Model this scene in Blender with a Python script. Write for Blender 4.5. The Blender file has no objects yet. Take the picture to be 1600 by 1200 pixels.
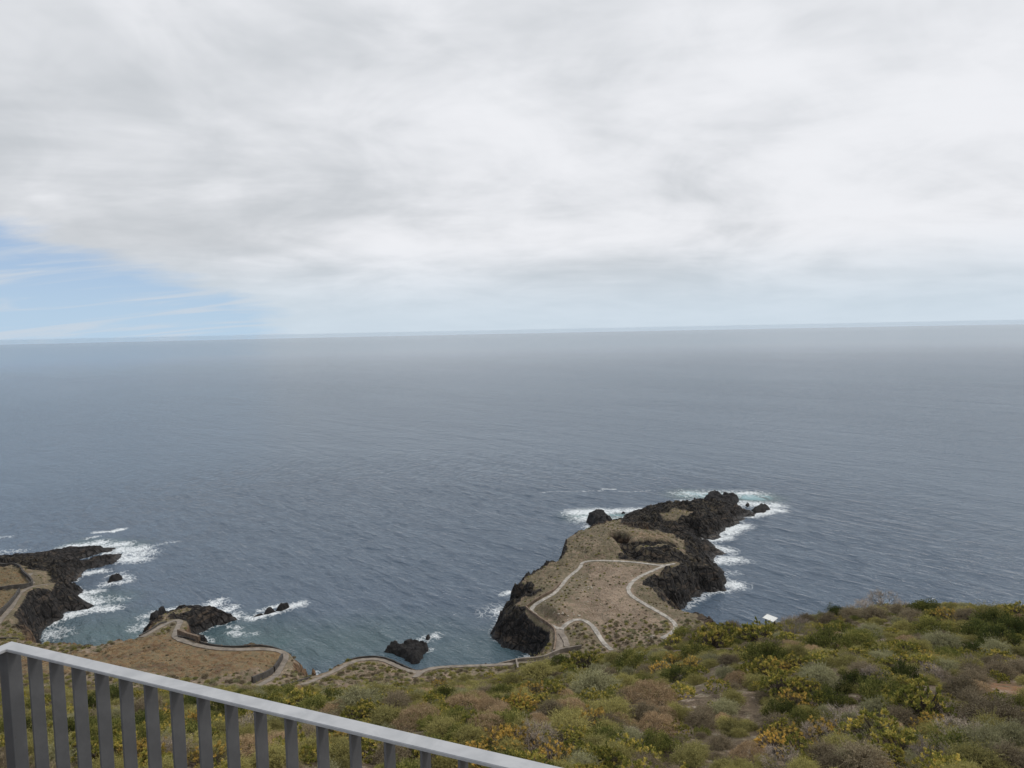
import bpy, bmesh, math, random
import numpy as np
from mathutils import Matrix, Vector

# ------------------------------------------------------------------ camera
F_PX = 1109.0                       # focal length in pixels of the 1600 px wide photograph
EYE = np.array((0.0, 0.0, 90.0))    # the viewpoint stands 90 m above the sea
PITCH, ROLL = math.radians(4.36), math.radians(-1.146)
RAD = 6371000.0
scene = bpy.context.scene
C = scene.collection
cam_m = Matrix.Rotation(math.radians(90) - PITCH, 4, 'X') @ Matrix.Rotation(ROLL, 4, 'Z')
cam_d = bpy.data.cameras.new('camera')
cam_d.sensor_width = 36.0
cam_d.lens = 36.0 * F_PX / 1600.0
cam_d.clip_start = 0.05
cam_d.clip_end = 200000.0
cam = bpy.data.objects.new('camera', cam_d)
cam.matrix_world = Matrix.Translation(Vector(EYE)) @ cam_m
C.objects.link(cam)
scene.camera = cam
CM = np.array(cam_m.to_3x3())

# ------------------------------------------------------------------ node helper
class NT:
    def __init__(s, tree):
        s.t = tree; tree.nodes.clear()
    def n(s, typ, ins=None, **kw):
        nd = s.t.nodes.new(typ)
        for k, v in kw.items(): setattr(nd, k, v)
        for k, v in (ins or {}).items(): s.set(nd.inputs[k], v)
        return nd
    def set(s, sock, v):
        if isinstance(v, bpy.types.NodeSocket): s.t.links.new(v, sock)
        elif isinstance(v, bpy.types.Node): s.t.links.new(v.outputs[0], sock)
        else:
            if isinstance(v, (tuple, list)) and len(v) == 3 and sock.type == 'RGBA': v = (*v, 1)
            sock.default_value = v
    def math(s, op, a, b=0.0, c=0.0, clamp=False):
        return s.n('ShaderNodeMath', {0: a, 1: b, 2: c}, operation=op, use_clamp=clamp).outputs[0]
    def ramp(s, v, lo, hi, smooth=True):
        return s.n('ShaderNodeMapRange', {0: v, 1: lo, 2: hi, 3: 0.0, 4: 1.0},
                   interpolation_type='SMOOTHSTEP' if smooth else 'LINEAR').outputs[0]
    def mix(s, f, a, b, mode='MIX'):
        nd = s.t.nodes.new('ShaderNodeMix'); nd.data_type = 'RGBA'; nd.blend_type = mode
        s.set(nd.inputs[0], f); s.set(nd.inputs[6], a); s.set(nd.inputs[7], b)
        return nd.outputs[2]
    def noise(s, vec, scale, detail=4.0, rough=0.55, dist=0.0, col=False):
        nd = s.n('ShaderNodeTexNoise', {'Scale': scale, 'Detail': detail, 'Roughness': rough, 'Distortion': dist})
        if vec is not None: s.set(nd.inputs['Vector'], vec)
        return nd.outputs[1 if col else 0]
    def mapping(s, vec, loc=(0, 0, 0), rot=(0, 0, 0), scale=(1, 1, 1), typ='POINT'):
        return s.n('ShaderNodeMapping', {0: vec, 1: loc, 2: rot, 3: scale}, vector_type=typ).outputs[0]
    def attr(s, name, out=2):
        return s.n('ShaderNodeAttribute', attribute_name=name).outputs[out]
    def bump(s, h, strength=1.0, dist=0.1, normal=None):
        nd = s.n('ShaderNodeBump', {'Strength': strength, 'Distance': dist, 'Height': h})
        if normal is not None: s.set(nd.inputs['Normal'], normal)
        return nd.outputs[0]
    def out(s, sh):
        s.n('ShaderNodeOutputMaterial', {0: sh})

def material(name):
    m = bpy.data.materials.new(name); m.use_nodes = True
    return m, NT(m.node_tree)

def simple(name, col, rough=0.8, var=0.25, scale=3.0, bump=0.0, bscale=20.0, spec=0.3, metal=0.0, coord=3):
    m, t = material(name)
    co = t.n('ShaderNodeTexCoord').outputs[coord]
    nz = t.noise(co, scale, 6)
    hi = tuple(min(1, c * (1 + var)) for c in col); lo = tuple(c * (1 - var) for c in col)
    c = t.mix(t.ramp(nz, 0.3, 0.7), lo, hi)
    p = t.n('ShaderNodeBsdfPrincipled', {'Base Color': c, 'Roughness': rough, 'Specular IOR Level': spec, 'Metallic': metal})
    if bump: t.set(p.inputs['Normal'], t.bump(t.noise(co, bscale, 5), 1.0, bump))
    t.out(p.outputs[0])
    return m

# ------------------------------------------------------------------ sky, sun, exposure
SUN_EL, SUN_AZ = math.radians(52), math.radians(62)      # azimuth measured from the view axis (+Y) to the right
sun_dir = Vector((math.sin(SUN_AZ) * math.cos(SUN_EL), math.cos(SUN_AZ) * math.cos(SUN_EL), math.sin(SUN_EL)))
world = bpy.data.worlds.new('World'); scene.world = world; world.use_nodes = True
w = NT(world.node_tree)
sky = w.n('ShaderNodeTexSky', sky_type='NISHITA', sun_disc=False, sun_elevation=SUN_EL, sun_rotation=SUN_AZ,
          altitude=90.0, air_density=1.0, dust_density=0.4, ozone_density=2.0)
co = w.n('ShaderNodeTexCoord').outputs[0]
sep = w.n('ShaderNodeSeparateXYZ', {0: co})
zc = w.math('ADD', w.math('MAXIMUM', sep.outputs[2], 0.0), 0.16)
u = w.math('DIVIDE', sep.outputs[0], zc); v = w.math('DIVIDE', sep.outputs[1], zc)
uv = w.n('ShaderNodeCombineXYZ', {0: u, 1: v, 2: 0.0}).outputs[0]
rot = math.radians(-20)
n1 = w.noise(w.mapping(uv, loc=(0.7, 0.2, 0), rot=(0, 0, rot), scale=(0.95, 1.05, 1.0)), 0.85, 5, 0.58, 0.5)
n2 = w.noise(w.mapping(uv, loc=(3.1, 7.7, 0), rot=(0, 0, rot), scale=(0.9, 1.1, 1)), 2.2, 4, 0.55, 0.5)
n3 = w.noise(w.mapping(uv, loc=(11.0, 2.3, 0)), 0.33, 2, 0.5, 0.0)
n4 = w.noise(w.mapping(co, scale=(1.0, 1.0, 1.7)), 6.5, 4, 0.55, 0.7)
nn = w.math('ADD', w.math('ADD', w.math('MULTIPLY', n1, 0.50), w.math('MULTIPLY', n2, 0.20)), w.math('ADD', w.math('MULTIPLY', n3, 0.22), w.math('MULTIPLY', n4, 0.22)))
sdot = w.n('ShaderNodeVectorMath', {0: co, 1: tuple(sun_dir)}, operation='DOT_PRODUCT').outputs[1]
glow = w.math('MULTIPLY', w.ramp(sdot, -0.1, 1.0), 0.16)
cb = w.ramp(w.math('ADD', nn, glow), 0.47, 0.77)
cloud = w.mix(cb, (4.8, 5.05, 5.35), (7.35, 7.45, 7.75))
elev = sep.outputs[2]
hz = w.ramp(elev, 0.13, 0.0)
cloud = w.mix(w.math('MULTIPLY', hz, 0.85), cloud, (5.1, 6.0, 6.8))           # far deck seen through a long path of air
# clear air beyond the edge of the deck
edge = w.math('MAXIMUM', w.math('ADD', w.math('MULTIPLY', v, 0.16), -2.40), w.math('ADD', w.math('MULTIPLY', v, -0.2), -1.45))
edge = w.math('SUBTRACT', w.math('MINIMUM', edge, w.math('ADD', w.math('MULTIPLY', v, -0.30), -0.13)), u)
edge = w.math('ADD', edge, w.math('MULTIPLY', w.math('SUBTRACT', w.noise(w.mapping(uv, scale=(1, 1.5, 1)), 2.0, 5, 0.62, 0.4), 0.5), 0.66))
clear = w.ramp(edge, -0.16, 0.28)
low = w.mix(w.ramp(elev, 0.0, 0.15), (4.1, 5.4, 6.7), (3.0, 4.2, 6.1))
clearsky = w.mix(w.ramp(elev, 0.32, 0.09), w.mix(1.0, sky.outputs[0], (0.85, 1.0, 1.15), 'MULTIPLY'), low)
wisps = w.noise(w.mapping(uv, loc=(1.3, 0.4, 0), rot=(0, 0, rot), scale=(0.4, 1.4, 1.0)), 2.0, 4, 0.6, 0.9)
clearsky = w.mix(w.math('MULTIPLY', w.ramp(wisps, 0.46, 0.68), 0.7), clearsky, (5.2, 5.7, 6.3))
col = w.mix(clear, cloud, clearsky)
bg = w.n('ShaderNodeBackground', {0: col, 1: 0.1})
w.n('ShaderNodeOutputWorld', {0: bg.outputs[0]})

sun_d = bpy.data.lights.new('sun', 'SUN')
sun_d.energy = 1.5; sun_d.angle = math.radians(12); sun_d.color = (1.0, 0.96, 0.9)
sun = bpy.data.objects.new('sun', sun_d)
sun.rotation_euler = sun_dir.to_track_quat('Z', 'Y').to_euler()
sun.location = (60, 0, 160)
C.objects.link(sun)
vs = scene.view_settings
vs.view_transform = 'Standard'; vs.look = 'None'; vs.exposure = 0.22; vs.gamma = 1.0; vs.use_curve_mapping = False
scene.cycles.max_bounces = 5
scene.cycles.diffuse_bounces = 2; scene.cycles.glossy_bounces = 2; scene.cycles.transmission_bounces = 2; scene.cycles.transparent_max_bounces = 4
world.cycles.sampling_method = 'MANUAL'; world.cycles.sample_map_resolution = 256
scene.cycles.use_denoising = True

# ------------------------------------------------------------------ helpers
def ray(u, v):
    d = CM @ np.array(((u - 800) / F_PX, (600 - v) / F_PX, -1.0))
    return d / np.linalg.norm(d)
def at_z(u, v, z):
    d = ray(u, v); return EYE + d * ((z - EYE[2]) / d[2])
def at_y(u, v, y):
    d = ray(u, v); return EYE + d * (y / d[1])

def hash2(ix, iy, seed):
    h = (ix.astype(np.int64) * 374761393 + iy.astype(np.int64) * 668265263 + seed * 1442695041) & 0xffffffff
    h = ((h ^ (h >> 13)) * 1274126177) & 0xffffffff
    h = ((h ^ (h >> 16)) * 2246822519) & 0xffffffff
    return (h ^ (h >> 15)) & 0xffffffff
def perlin(x, y, seed=0):
    ix, iy = np.floor(x), np.floor(y); fx, fy = x - ix, y - iy
    def g(dx, dy):
        a = hash2(ix + dx, iy + dy, seed) * (2 * math.pi / 4294967296.0)
        return np.cos(a) * (fx - dx) + np.sin(a) * (fy - dy)
    sx = fx * fx * fx * (fx * (fx * 6 - 15) + 10); sy = fy * fy * fy * (fy * (fy * 6 - 15) + 10)
    a = g(0, 0) * (1 - sx) + g(1, 0) * sx; b = g(0, 1) * (1 - sx) + g(1, 1) * sx
    return (a * (1 - sy) + b * sy) * 1.5
def fbm(x, y, seed=0, octs=4, gain=0.5):
    s = 0; a = 1.0
    for o in range(octs):
        s = s + a * perlin(x, y, seed + o * 17); x = x * 2.03; y = y * 2.03; a *= gain
    return s
def ridged(x, y, seed=0, octs=4):
    s = 0; a = 0.6
    for o in range(octs):
        s = s + a * (1 - 2 * np.abs(perlin(x, y, seed + o * 13))); x = x * 2.1; y = y * 2.1; a *= 0.5
    return s
def worley(x, y, seed=0):
    ix, iy = np.floor(x), np.floor(y)
    f1 = np.full(x.shape, 9.0); f2 = f1.copy(); val = np.zeros(x.shape)
    for dx in (-1, 0, 1):
        for dy in (-1, 0, 1):
            h = hash2(ix + dx, iy + dy, seed); h2 = hash2(ix + dx, iy + dy, seed + 5)
            px = ix + dx + (h & 0xffff) / 65536.0; py = iy + dy + (h2 & 0xffff) / 65536.0
            d = np.hypot(px - x, py - y)
            m = d < f1
            f2 = np.where(m, f1, np.minimum(f2, d)); val = np.where(m, (h >> 16) / 65536.0, val); f1 = np.where(m, d, f1)
    return f1, f2, val
def sstep(x, a, b):
    t = np.clip((x - a) / (b - a), 0, 1); return t * t * (3 - 2 * t)

def seg_dist(X, Y, pts, vals=None, closed=False):
    """distance to a polyline and the values interpolated at its nearest point"""
    pts = np.asarray(pts, float); n = len(pts)
    best = np.full(X.shape, 1e9); out = None
    if vals is not None: vals = np.asarray(vals, float); out = np.zeros(X.shape + (vals.shape[1],), np.float32)
    for i in range(n if closed else n - 1):
        a, b = pts[i], pts[(i + 1) % n]; d = b - a; L = d @ d + 1e-9
        t = np.clip(((X - a[0]) * d[0] + (Y - a[1]) * d[1]) / L, 0, 1)
        dd = np.hypot(X - a[0] - t * d[0], Y - a[1] - t * d[1])
        m = dd < best; best[m] = dd[m]
        if vals is not None:
            tm = t[m][:, None]; out[m] = vals[i] * (1 - tm) + vals[(i + 1) % n] * tm
    return (best, out) if vals is not None else best
def inside(X, Y, pts):
    r = np.zeros(X.shape, bool); n = len(pts)
    for i in range(n):
        (x1, y1), (x2, y2) = pts[i][:2], pts[(i + 1) % n][:2]
        if y1 == y2: continue
        c = (y1 > Y) != (y2 > Y)
        r ^= c & (X < (x2 - x1) * (Y - y1) / (y2 - y1) + x1)
    return r

def set_props(o, label=None, cat=None, group=None, kind=None):
    if label: o['label'] = label
    if cat: o['category'] = cat
    if group: o['group'] = group
    if kind: o['kind'] = kind
    return o
def link(name, me, mat=None, parent=None, loc=None):
    o = bpy.data.objects.new(name, me); C.objects.link(o)
    if mat is not None and me is not None and not me.materials: me.materials.append(mat)
    if parent is not None: o.parent = parent
    if loc is not None: o.location = loc
    return o
def empty(name, loc, rz=0.0):
    o = bpy.data.objects.new(name, None); C.objects.link(o); o.location = loc; o.rotation_euler = (0, 0, rz)
    o.empty_display_size = 0.2
    return o
def mesh(name, verts, faces, smooth=False):
    me = bpy.data.meshes.new(name)
    verts = np.asarray(verts, np.float32).reshape(-1, 3)
    me.from_pydata(verts.tolist() if len(verts) < 50000 else verts, [], faces)
    if smooth: me.shade_smooth()
    me.update(); return me
def quad_mesh(name, verts, quads, smooth=True):
    me = bpy.data.meshes.new(name)
    verts = np.asarray(verts, np.float32); quads = np.asarray(quads, np.int32)
    me.vertices.add(len(verts)); me.vertices.foreach_set('co', verts.ravel())
    me.loops.add(quads.size); me.loops.foreach_set('vertex_index', quads.ravel())
    me.polygons.add(len(quads)); me.polygons.foreach_set('loop_start', np.arange(0, quads.size, quads.shape[1], dtype=np.int32))
    me.update(calc_edges=True); me.validate()
    if smooth: me.shade_smooth()
    return me
def fattr(me, name, vals):
    a = me.attributes.new(name, 'FLOAT', 'POINT'); a.data.foreach_set('value', np.asarray(vals, np.float32).ravel())
def grid_quads(nx, ny, keep=None):
    i = np.arange(nx * ny).reshape(ny, nx)
    q = np.stack([i[:-1, :-1], i[:-1, 1:], i[1:, 1:], i[1:, :-1]], -1)
    return (q[keep] if keep is not None else q.reshape(-1, 4))
def compact(verts, quads):
    used = np.unique(quads); remap = np.full(len(verts), -1, np.int64); remap[used] = np.arange(len(used))
    return verts[used], remap[quads], used
def box_bm(bm, c, s, rot=None):
    r = bmesh.ops.create_cube(bm, size=1.0)
    M = Matrix.Translation(Vector(c)) @ (rot.to_4x4() if rot is not None else Matrix.Identity(4)) @ Matrix.Diagonal((*s, 1))
    bmesh.ops.transform(bm, matrix=M, verts=r['verts'])
    return r['verts']
def bm_mesh(name, bm, bevel=0.0):
    if bevel: bmesh.ops.bevel(bm, geom=bm.edges[:], offset=bevel, segments=2, affect='EDGES', profile=0.6)
    me = bpy.data.meshes.new(name); bm.to_mesh(me); bm.free(); return me

# ------------------------------------------------------------------ the lie of the land
# shoreline: photo pixel, height at which that pixel is met, width of the rock band behind it, brownness of the rock
Z4 = lambda x, y: (740 + x / 3.2, 740 + y / 3.2)
Z1 = lambda x, y: (x / 5, 780 + y / 5)
Z2 = lambda x, y: (200 + x / 5, 900 + y / 5)
Z3 = lambda x, y: (440 + x / 5, 900 + y / 5)
shore = []
def S(f, pts, z, wd, br):
    for p in pts:
        uu, vv = f(*p) if f else p
        q = at_z(uu, vv, z); shore.append((q[0], q[1], wd, br))
def SP(pts, wd, br):
    for p in pts: shore.append((p[0], p[1], wd, br))
SP([(-420, 330), (-330, 300)], 20, 0)
S(None, [(-60, 882)], 0, 18, 0)
S(Z1, [(0, 480), (100, 452), (210, 430), (330, 415), (420, 405)], 0, 16, 0)
S(Z1, [(520, 392), (640, 385), (740, 384), (830, 378), (930, 370), (900, 385), (880, 392), (760, 428), (640, 460), (560, 488), (490, 518),
       (560, 526), (640, 510), (760, 480), (860, 450), (930, 432), (925, 455), (910, 485), (800, 515), (690, 545)], 0, 6, 0)
S(Z1, [(640, 590), (590, 640), (540, 665), (470, 690)], 0, 12, 0)
S(Z1, [(560, 708), (620, 710), (600, 745), (580, 790), (660, 805), (745, 830), (680, 860), (620, 872), (520, 895), (480, 930), (400, 965), (330, 1005), (300, 1085)], 0, 6.5, 0.05)
S(Z1, [(330, 1092), (480, 1110), (600, 1132), (720, 1156), (850, 1150), (1010, 1105), (1090, 1075)], 15, 3, 0.7)
S(Z1, [(1110, 1035), (1160, 990), (1180, 950), (1230, 960), (1330, 895), (1420, 866), (1500, 835)], 0, 7, 0.1)
S(Z2, [(580, 228), (520, 262), (650, 300), (770, 312), (815, 345), (740, 375), (630, 410), (570, 445), (530, 478)], 0, 7, 0.15)
S(Z2, [(500, 500), (540, 520), (600, 540), (720, 558), (850, 565), (930, 555), (980, 546), (1080, 540), (1180, 570), (1290, 597)], 15, 3, 0.8)
S(Z2, [(1370, 668), (1430, 700)], 9, 4, 0.9)
S(Z2, [(1452, 768)], 0, 7, 0.9)
S(Z3, [(250, 772), (300, 735), (350, 690), (430, 672), (480, 650), (520, 605), (570, 597), (630, 618), (760, 606), (820, 604), (900, 640), (970, 682), (1110, 700)], 12, 4, 0.6)
S(Z3, [(1200, 702), (1600, 688)], 11, 3, 0.6)
S(Z4, [(130, 944), (250, 935)], 9.5, 3, 0.6)
S(Z4, [(330, 915), (270, 885), (180, 862), (105, 825), (93, 795), (110, 755), (160, 730), (205, 715)], 0, 9, 0.12)
S(Z4, [(225, 690), (180, 672), (185, 655), (260, 612), (330, 568), (400, 552), (415, 520)], 0, 4, 0.05)
S(Z4, [(428, 492), (445, 455), (495, 410), (550, 380), (595, 345), (625, 310), (665, 285)], 0, 3, 0.35)
S(Z4, [(700, 268), (735, 262), (748, 238)], 0, 9, 0)
S(Z4, [(752, 212), (900, 180), (1050, 178), (1110, 166), (1180, 160), (1250, 162), (1320, 164), (1345, 178), (1385, 190), (1400, 206), (1345, 220),
       (1340, 245), (1255, 272), (1240, 298), (1205, 332)], 0, 12, 0)
S(Z4, [(1125, 328), (1180, 348), (1250, 402), (1185, 422), (1165, 452)], 0, 9, 0)
S(Z4, [(1240, 490), (1264, 545), (1240, 580), (1150, 585), (1100, 625), (1060, 655), (1025, 692), (975, 692)], 0, 8, 0.08)
S(Z4, [(1020, 725), (1085, 750)], 0, 8, 0.3)
SP([(62, 185), (84, 160), (110, 140), (150, 125), (210, 110), (420, 95), (420, -200), (-420, -200)], 10, 0.4)
shore = np.array(shore)

ctrl = []                                     # heights of the land above the rock band
def top(f, pts):
    for p in pts:
        uu, vv = f(p[0], p[1]) if f else p[:2]
        ctrl.append(at_z(uu, vv, p[2]))
crest = [(-250, 1088, 40), (0, 1094, 40), (200, 1094, 40), (400, 1091, 42), (550, 1087, 45), (700, 1071, 50), (800, 1060, 55), (900, 1040, 60),
         (1000, 1030, 60), (1060, 1014, 58), (1200, 982, 55), (1300, 968, 58), (1400, 962, 60), (1500, 961, 60), (1600, 961, 60), (1850, 955, 60)]
for uu, vv, yy in crest:
    p = at_y(uu, vv, yy); ctrl.append(p)
    b = at_y(uu, 1208, 14.0); ctrl.append(b)
    for yq in (24.0, 36.0):                   # even slope between
        t = (yq - 14) / (yy - 14)
        zq = b[2] + (p[2] - b[2]) * t; xq = b[0] * yq / 14.0
        ctrl.append(np.array((xq, yq, zq + 0.25)))
    k = p[0] / p[1]
    steep = 0.72 if uu > 620 else 0.58
    for dy in (8, 22, 42):
        z = p[2] - steep * dy * (0.82 if dy == 8 else 1.0)
        if z > 24: ctrl.append(np.array((k * (yy + dy), yy + dy, z)))
for x in (-60, -30, -12, 0, 12, 30, 60):
    ctrl.append(np.array((x, 4.0, 85.6))); ctrl.append(np.array((x, -12.0, 88.4)))
for x in (-250, -100, 0, 100, 250): ctrl.append(np.array((x, -60, 89.5)))
ctrl += [np.array(p) for p in ((-160, 20, 84), (-140, 60, 62), (-170, 100, 34), (170, 20, 82), (150, 60, 60), (200, 60, 55), (140, 100, 25), (80, 125, 16), (30, 150, 14), (45, 175, 13))]
top(None, [(-100, 1075, 27), (60, 1070, 25), (140, 1072, 25), (260, 1075, 24), (380, 1072, 22), (450, 1076, 20), (520, 1068, 18), (600, 1066, 17), (680, 1060, 16), (740, 1050, 13.5)])
top(None, [(-120, 1010, 20), (0, 1030, 21), (120, 1025, 20), (150, 1012, 17), (250, 1000, 17), (330, 1020, 17.5), (300, 1045, 20), (400, 1045, 18), (430, 1028, 15.5), (445, 1020, 15)])
top(None, [(-80, 905, 13), (0, 890, 11), (0, 925, 12), (45, 905, 11), (50, 917, 11), (80, 912, 8), (0, 960, 14), (50, 950, 12), (60, 978, 9), (75, 925, 8), (100, 932, 4.5), (85, 950, 6.5), (72, 965, 7.5), (110, 880, 4), (60, 875, 4), (20, 880, 6), (-60, 885, 8),
           (150, 870, 2.5), (160, 860, 2.2), (122, 938, 2.5)])
top(None, [(280, 970, 12), (240, 982, 12.5), (272, 992, 15), (312, 970, 9), (330, 968, 8), (350, 968, 6), (300, 952, 5)])
top(None, [(455, 1035, 14), (475, 1045, 11), (460, 1060, 14), (540, 1040, 13), (590, 1031, 12), (560, 1048, 14), (630, 1050, 12), (560, 1024, 12), (665, 1045, 11), (760, 1040, 11), (815, 1038, 9.6), (850, 1031, 9.2)])
top(Z4, [(450, 880, 8.8), (430, 800, 8.8), (330, 730, 8.8), (290, 670, 8.8), (480, 560, 9.2), (545, 450, 9.2), (560, 720, 9.2), (560, 850, 9.2), (700, 880, 9.6), (700, 640, 9.6), (620, 560, 9.6), (800, 560, 9.6),
         (900, 460, 9.6), (760, 460, 9.6), (960, 700, 9.6), (1010, 770, 9.6), (850, 830, 10.0), (900, 600, 9.6), (1000, 540, 9.2), (1080, 490, 9.2), (1180, 485, 6.4), (1230, 525, 5.2), (1120, 520, 8.0), (950, 640, 8.0),
         (250, 760, 5.6), (330, 800, 6.4), (150, 790, 4.4),
         (650, 300, 12.8), (700, 280, 13.6), (800, 300, 12.8), (900, 305, 12.0), (960, 310, 11.6), (690, 340, 12.8), (760, 400, 10.0), (640, 380, 11.2), (820, 350, 11.6), (1000, 350, 11.2), (1080, 380, 8.0), (1180, 395, 4.4), (930, 410, 10.0), (1090, 425, 6.8),
         (820, 230, 5.2), (950, 190, 6.8), (1000, 220, 8.0), (1150, 210, 8.0), (1060, 190, 7.6), (1200, 150, 6.0), (1260, 220, 5.6), (1300, 140, 3.2), (1350, 195, 2.8), (1420, 182, 1.8), (1100, 280, 4.8), (1000, 290, 4.4), (1200, 280, 4.0)])
ctrl = np.array(ctrl)
def rbf_fit(P, z, c=5.0, lam=0.02):
    D = np.sqrt(((P[:, None] - P[None]) ** 2).sum(-1) + c * c)
    A = np.block([[-D + lam * np.eye(len(P)), np.c_[np.ones(len(P)), P]], [np.c_[np.ones(len(P)), P].T, np.zeros((3, 3))]])
    return np.linalg.solve(A, np.r_[z, 0, 0, 0])
RW = rbf_fit(ctrl[:, :2], ctrl[:, 2])
def top_fn(X, Y):
    s = RW[-3] + RW[-2] * X + RW[-1] * Y
    for (px, py, _), wt in zip(ctrl, RW): s = s - wt * np.sqrt((X - px) ** 2 + (Y - py) ** 2 + 25.0)
    return s

GS = 0.65
gx = np.arange(-300, 190, GS); gy = np.arange(-70, 430, GS)
GX, GY = np.meshgrid(gx, gy)
# evaluate the smooth surface on a coarse grid, then refine
cx = np.arange(-303, 196, 2.0); cy = np.arange(-74, 436, 2.0)
TC = top_fn(*np.meshgrid(cx, cy))
def bil(A, x0, y0, st, X, Y):
    fx = np.clip((X - x0) / st, 0, A.shape[1] - 1.001); fy = np.clip((Y - y0) / st, 0, A.shape[0] - 1.001)
    ix = fx.astype(int); iy = fy.astype(int); fx = fx - ix; fy = fy - iy
    return (A[iy, ix] * (1 - fx) + A[iy, ix + 1] * fx) * (1 - fy) + (A[iy + 1, ix] * (1 - fx) + A[iy + 1, ix + 1] * fx) * fy
TOP = bil(TC, cx[0], cy[0], 2.0, GX, GY)
def on_top(u, v, tmax=700.0):
    """point where the sight line of a photo pixel meets the smooth land surface"""
    d = ray(u, v); t = np.geomspace(8, tmax, 1600)
    P = EYE[None] + d[None] * t[:, None]
    h = bil(TC, cx[0], cy[0], 2.0, P[:, 0], P[:, 1]) - P[:, 2]
    k = np.argmax(h > 0)
    if k == 0: return P[-1]
    f = h[k - 1] / (h[k - 1] - h[k]); return P[k - 1] * (1 - f) + P[k] * f

# footpaths (photo pixels on the land surface)
def poly(f, pts): return np.array([on_top(*(f(*p) if f else p)) for p in pts])
def resample(P, step):
    d = np.r_[0, np.cumsum(np.linalg.norm(np.diff(P[:, :2], axis=0), axis=1))]
    # smooth spline-like resampling by Catmull-Rom
    n = max(2, int(d[-1] / step)); s = np.linspace(0, d[-1], n)
    Q = np.c_[[np.interp(s, d, P[:, k]) for k in range(3)]].T
    for _ in range(6 if n > 6 else 0):
        Q[1:-1] = 0.25 * Q[:-2] + 0.5 * Q[1:-1] + 0.25 * Q[2:]
    return Q
PATHS = [
    ('footpath round the left rim of the peninsula', 1.2, poly(Z4, [(432, 778), (400, 766), (350, 742), (310, 708), (278, 680), (295, 662), (350, 630), (405, 600), (440, 560), (470, 522), (520, 482), (543, 462), (532, 447), (560, 439), (620, 435), (700, 437), (800, 443), (900, 456), (950, 463), (1005, 450)])),
    ('curving footpath along the right rim of the peninsula', 1.3, poly(Z4, [(950, 463), (900, 485), (840, 510), (800, 535), (776, 565), (772, 590), (790, 615), (850, 650), (920, 690), (980, 725), (1008, 750), (1014, 775), (990, 800), (940, 825)])),
    ('hooked footpath in the middle of the peninsula', 1.3, poly(Z4, [(436, 780), (470, 745), (510, 726), (550, 730), (590, 755), (620, 800), (650, 850), (690, 884)])),
    ('footpath over the neck of the peninsula', 2.6, poly(Z4, [(428, 780), (430, 830), (428, 872), (415, 893)])),
    ('short footpath branch beside the neck of the peninsula', 1.4, poly(Z4, [(438, 800), (462, 830), (468, 868)])),
    ('coast path above the cove', 1.2, poly(None, [(872, 1021), (850, 1030), (806, 1038), (740, 1041), (684, 1043), (668, 1046), (656, 1052), (648, 1059)])),
    ('coast path over the low point', 1.2, poly(Z3, [(1085, 752), (1040, 762), (980, 738), (880, 700), (790, 650), (750, 648), (600, 655), (500, 700), (350, 778), (200, 840), (110, 868), (0, 885)])),
    ('coast path round the brown terrace', 1.4, poly(Z2, [(980, 882), (1080, 828), (1160, 780), (1190, 720), (1228, 655), (1250, 615), (1222, 592), (1100, 570), (930, 578), (800, 578), (660, 568), (540, 546), (425, 508), (362, 482), (380, 420), (412, 356), (372, 346), (300, 374), (200, 428), (100, 482)])),
    ('coast path past the walled fields', 1.4, poly(Z1, [(-30, 985), (80, 860), (150, 742), (172, 720), (250, 682), (380, 665)])),
    ('path climbing behind the walled field', 1.4, poly(Z1, [(258, 665), (216, 608), (245, 580)])),
]
path_lines = [resample(p, 1.0) for _, _, p in PATHS]
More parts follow.
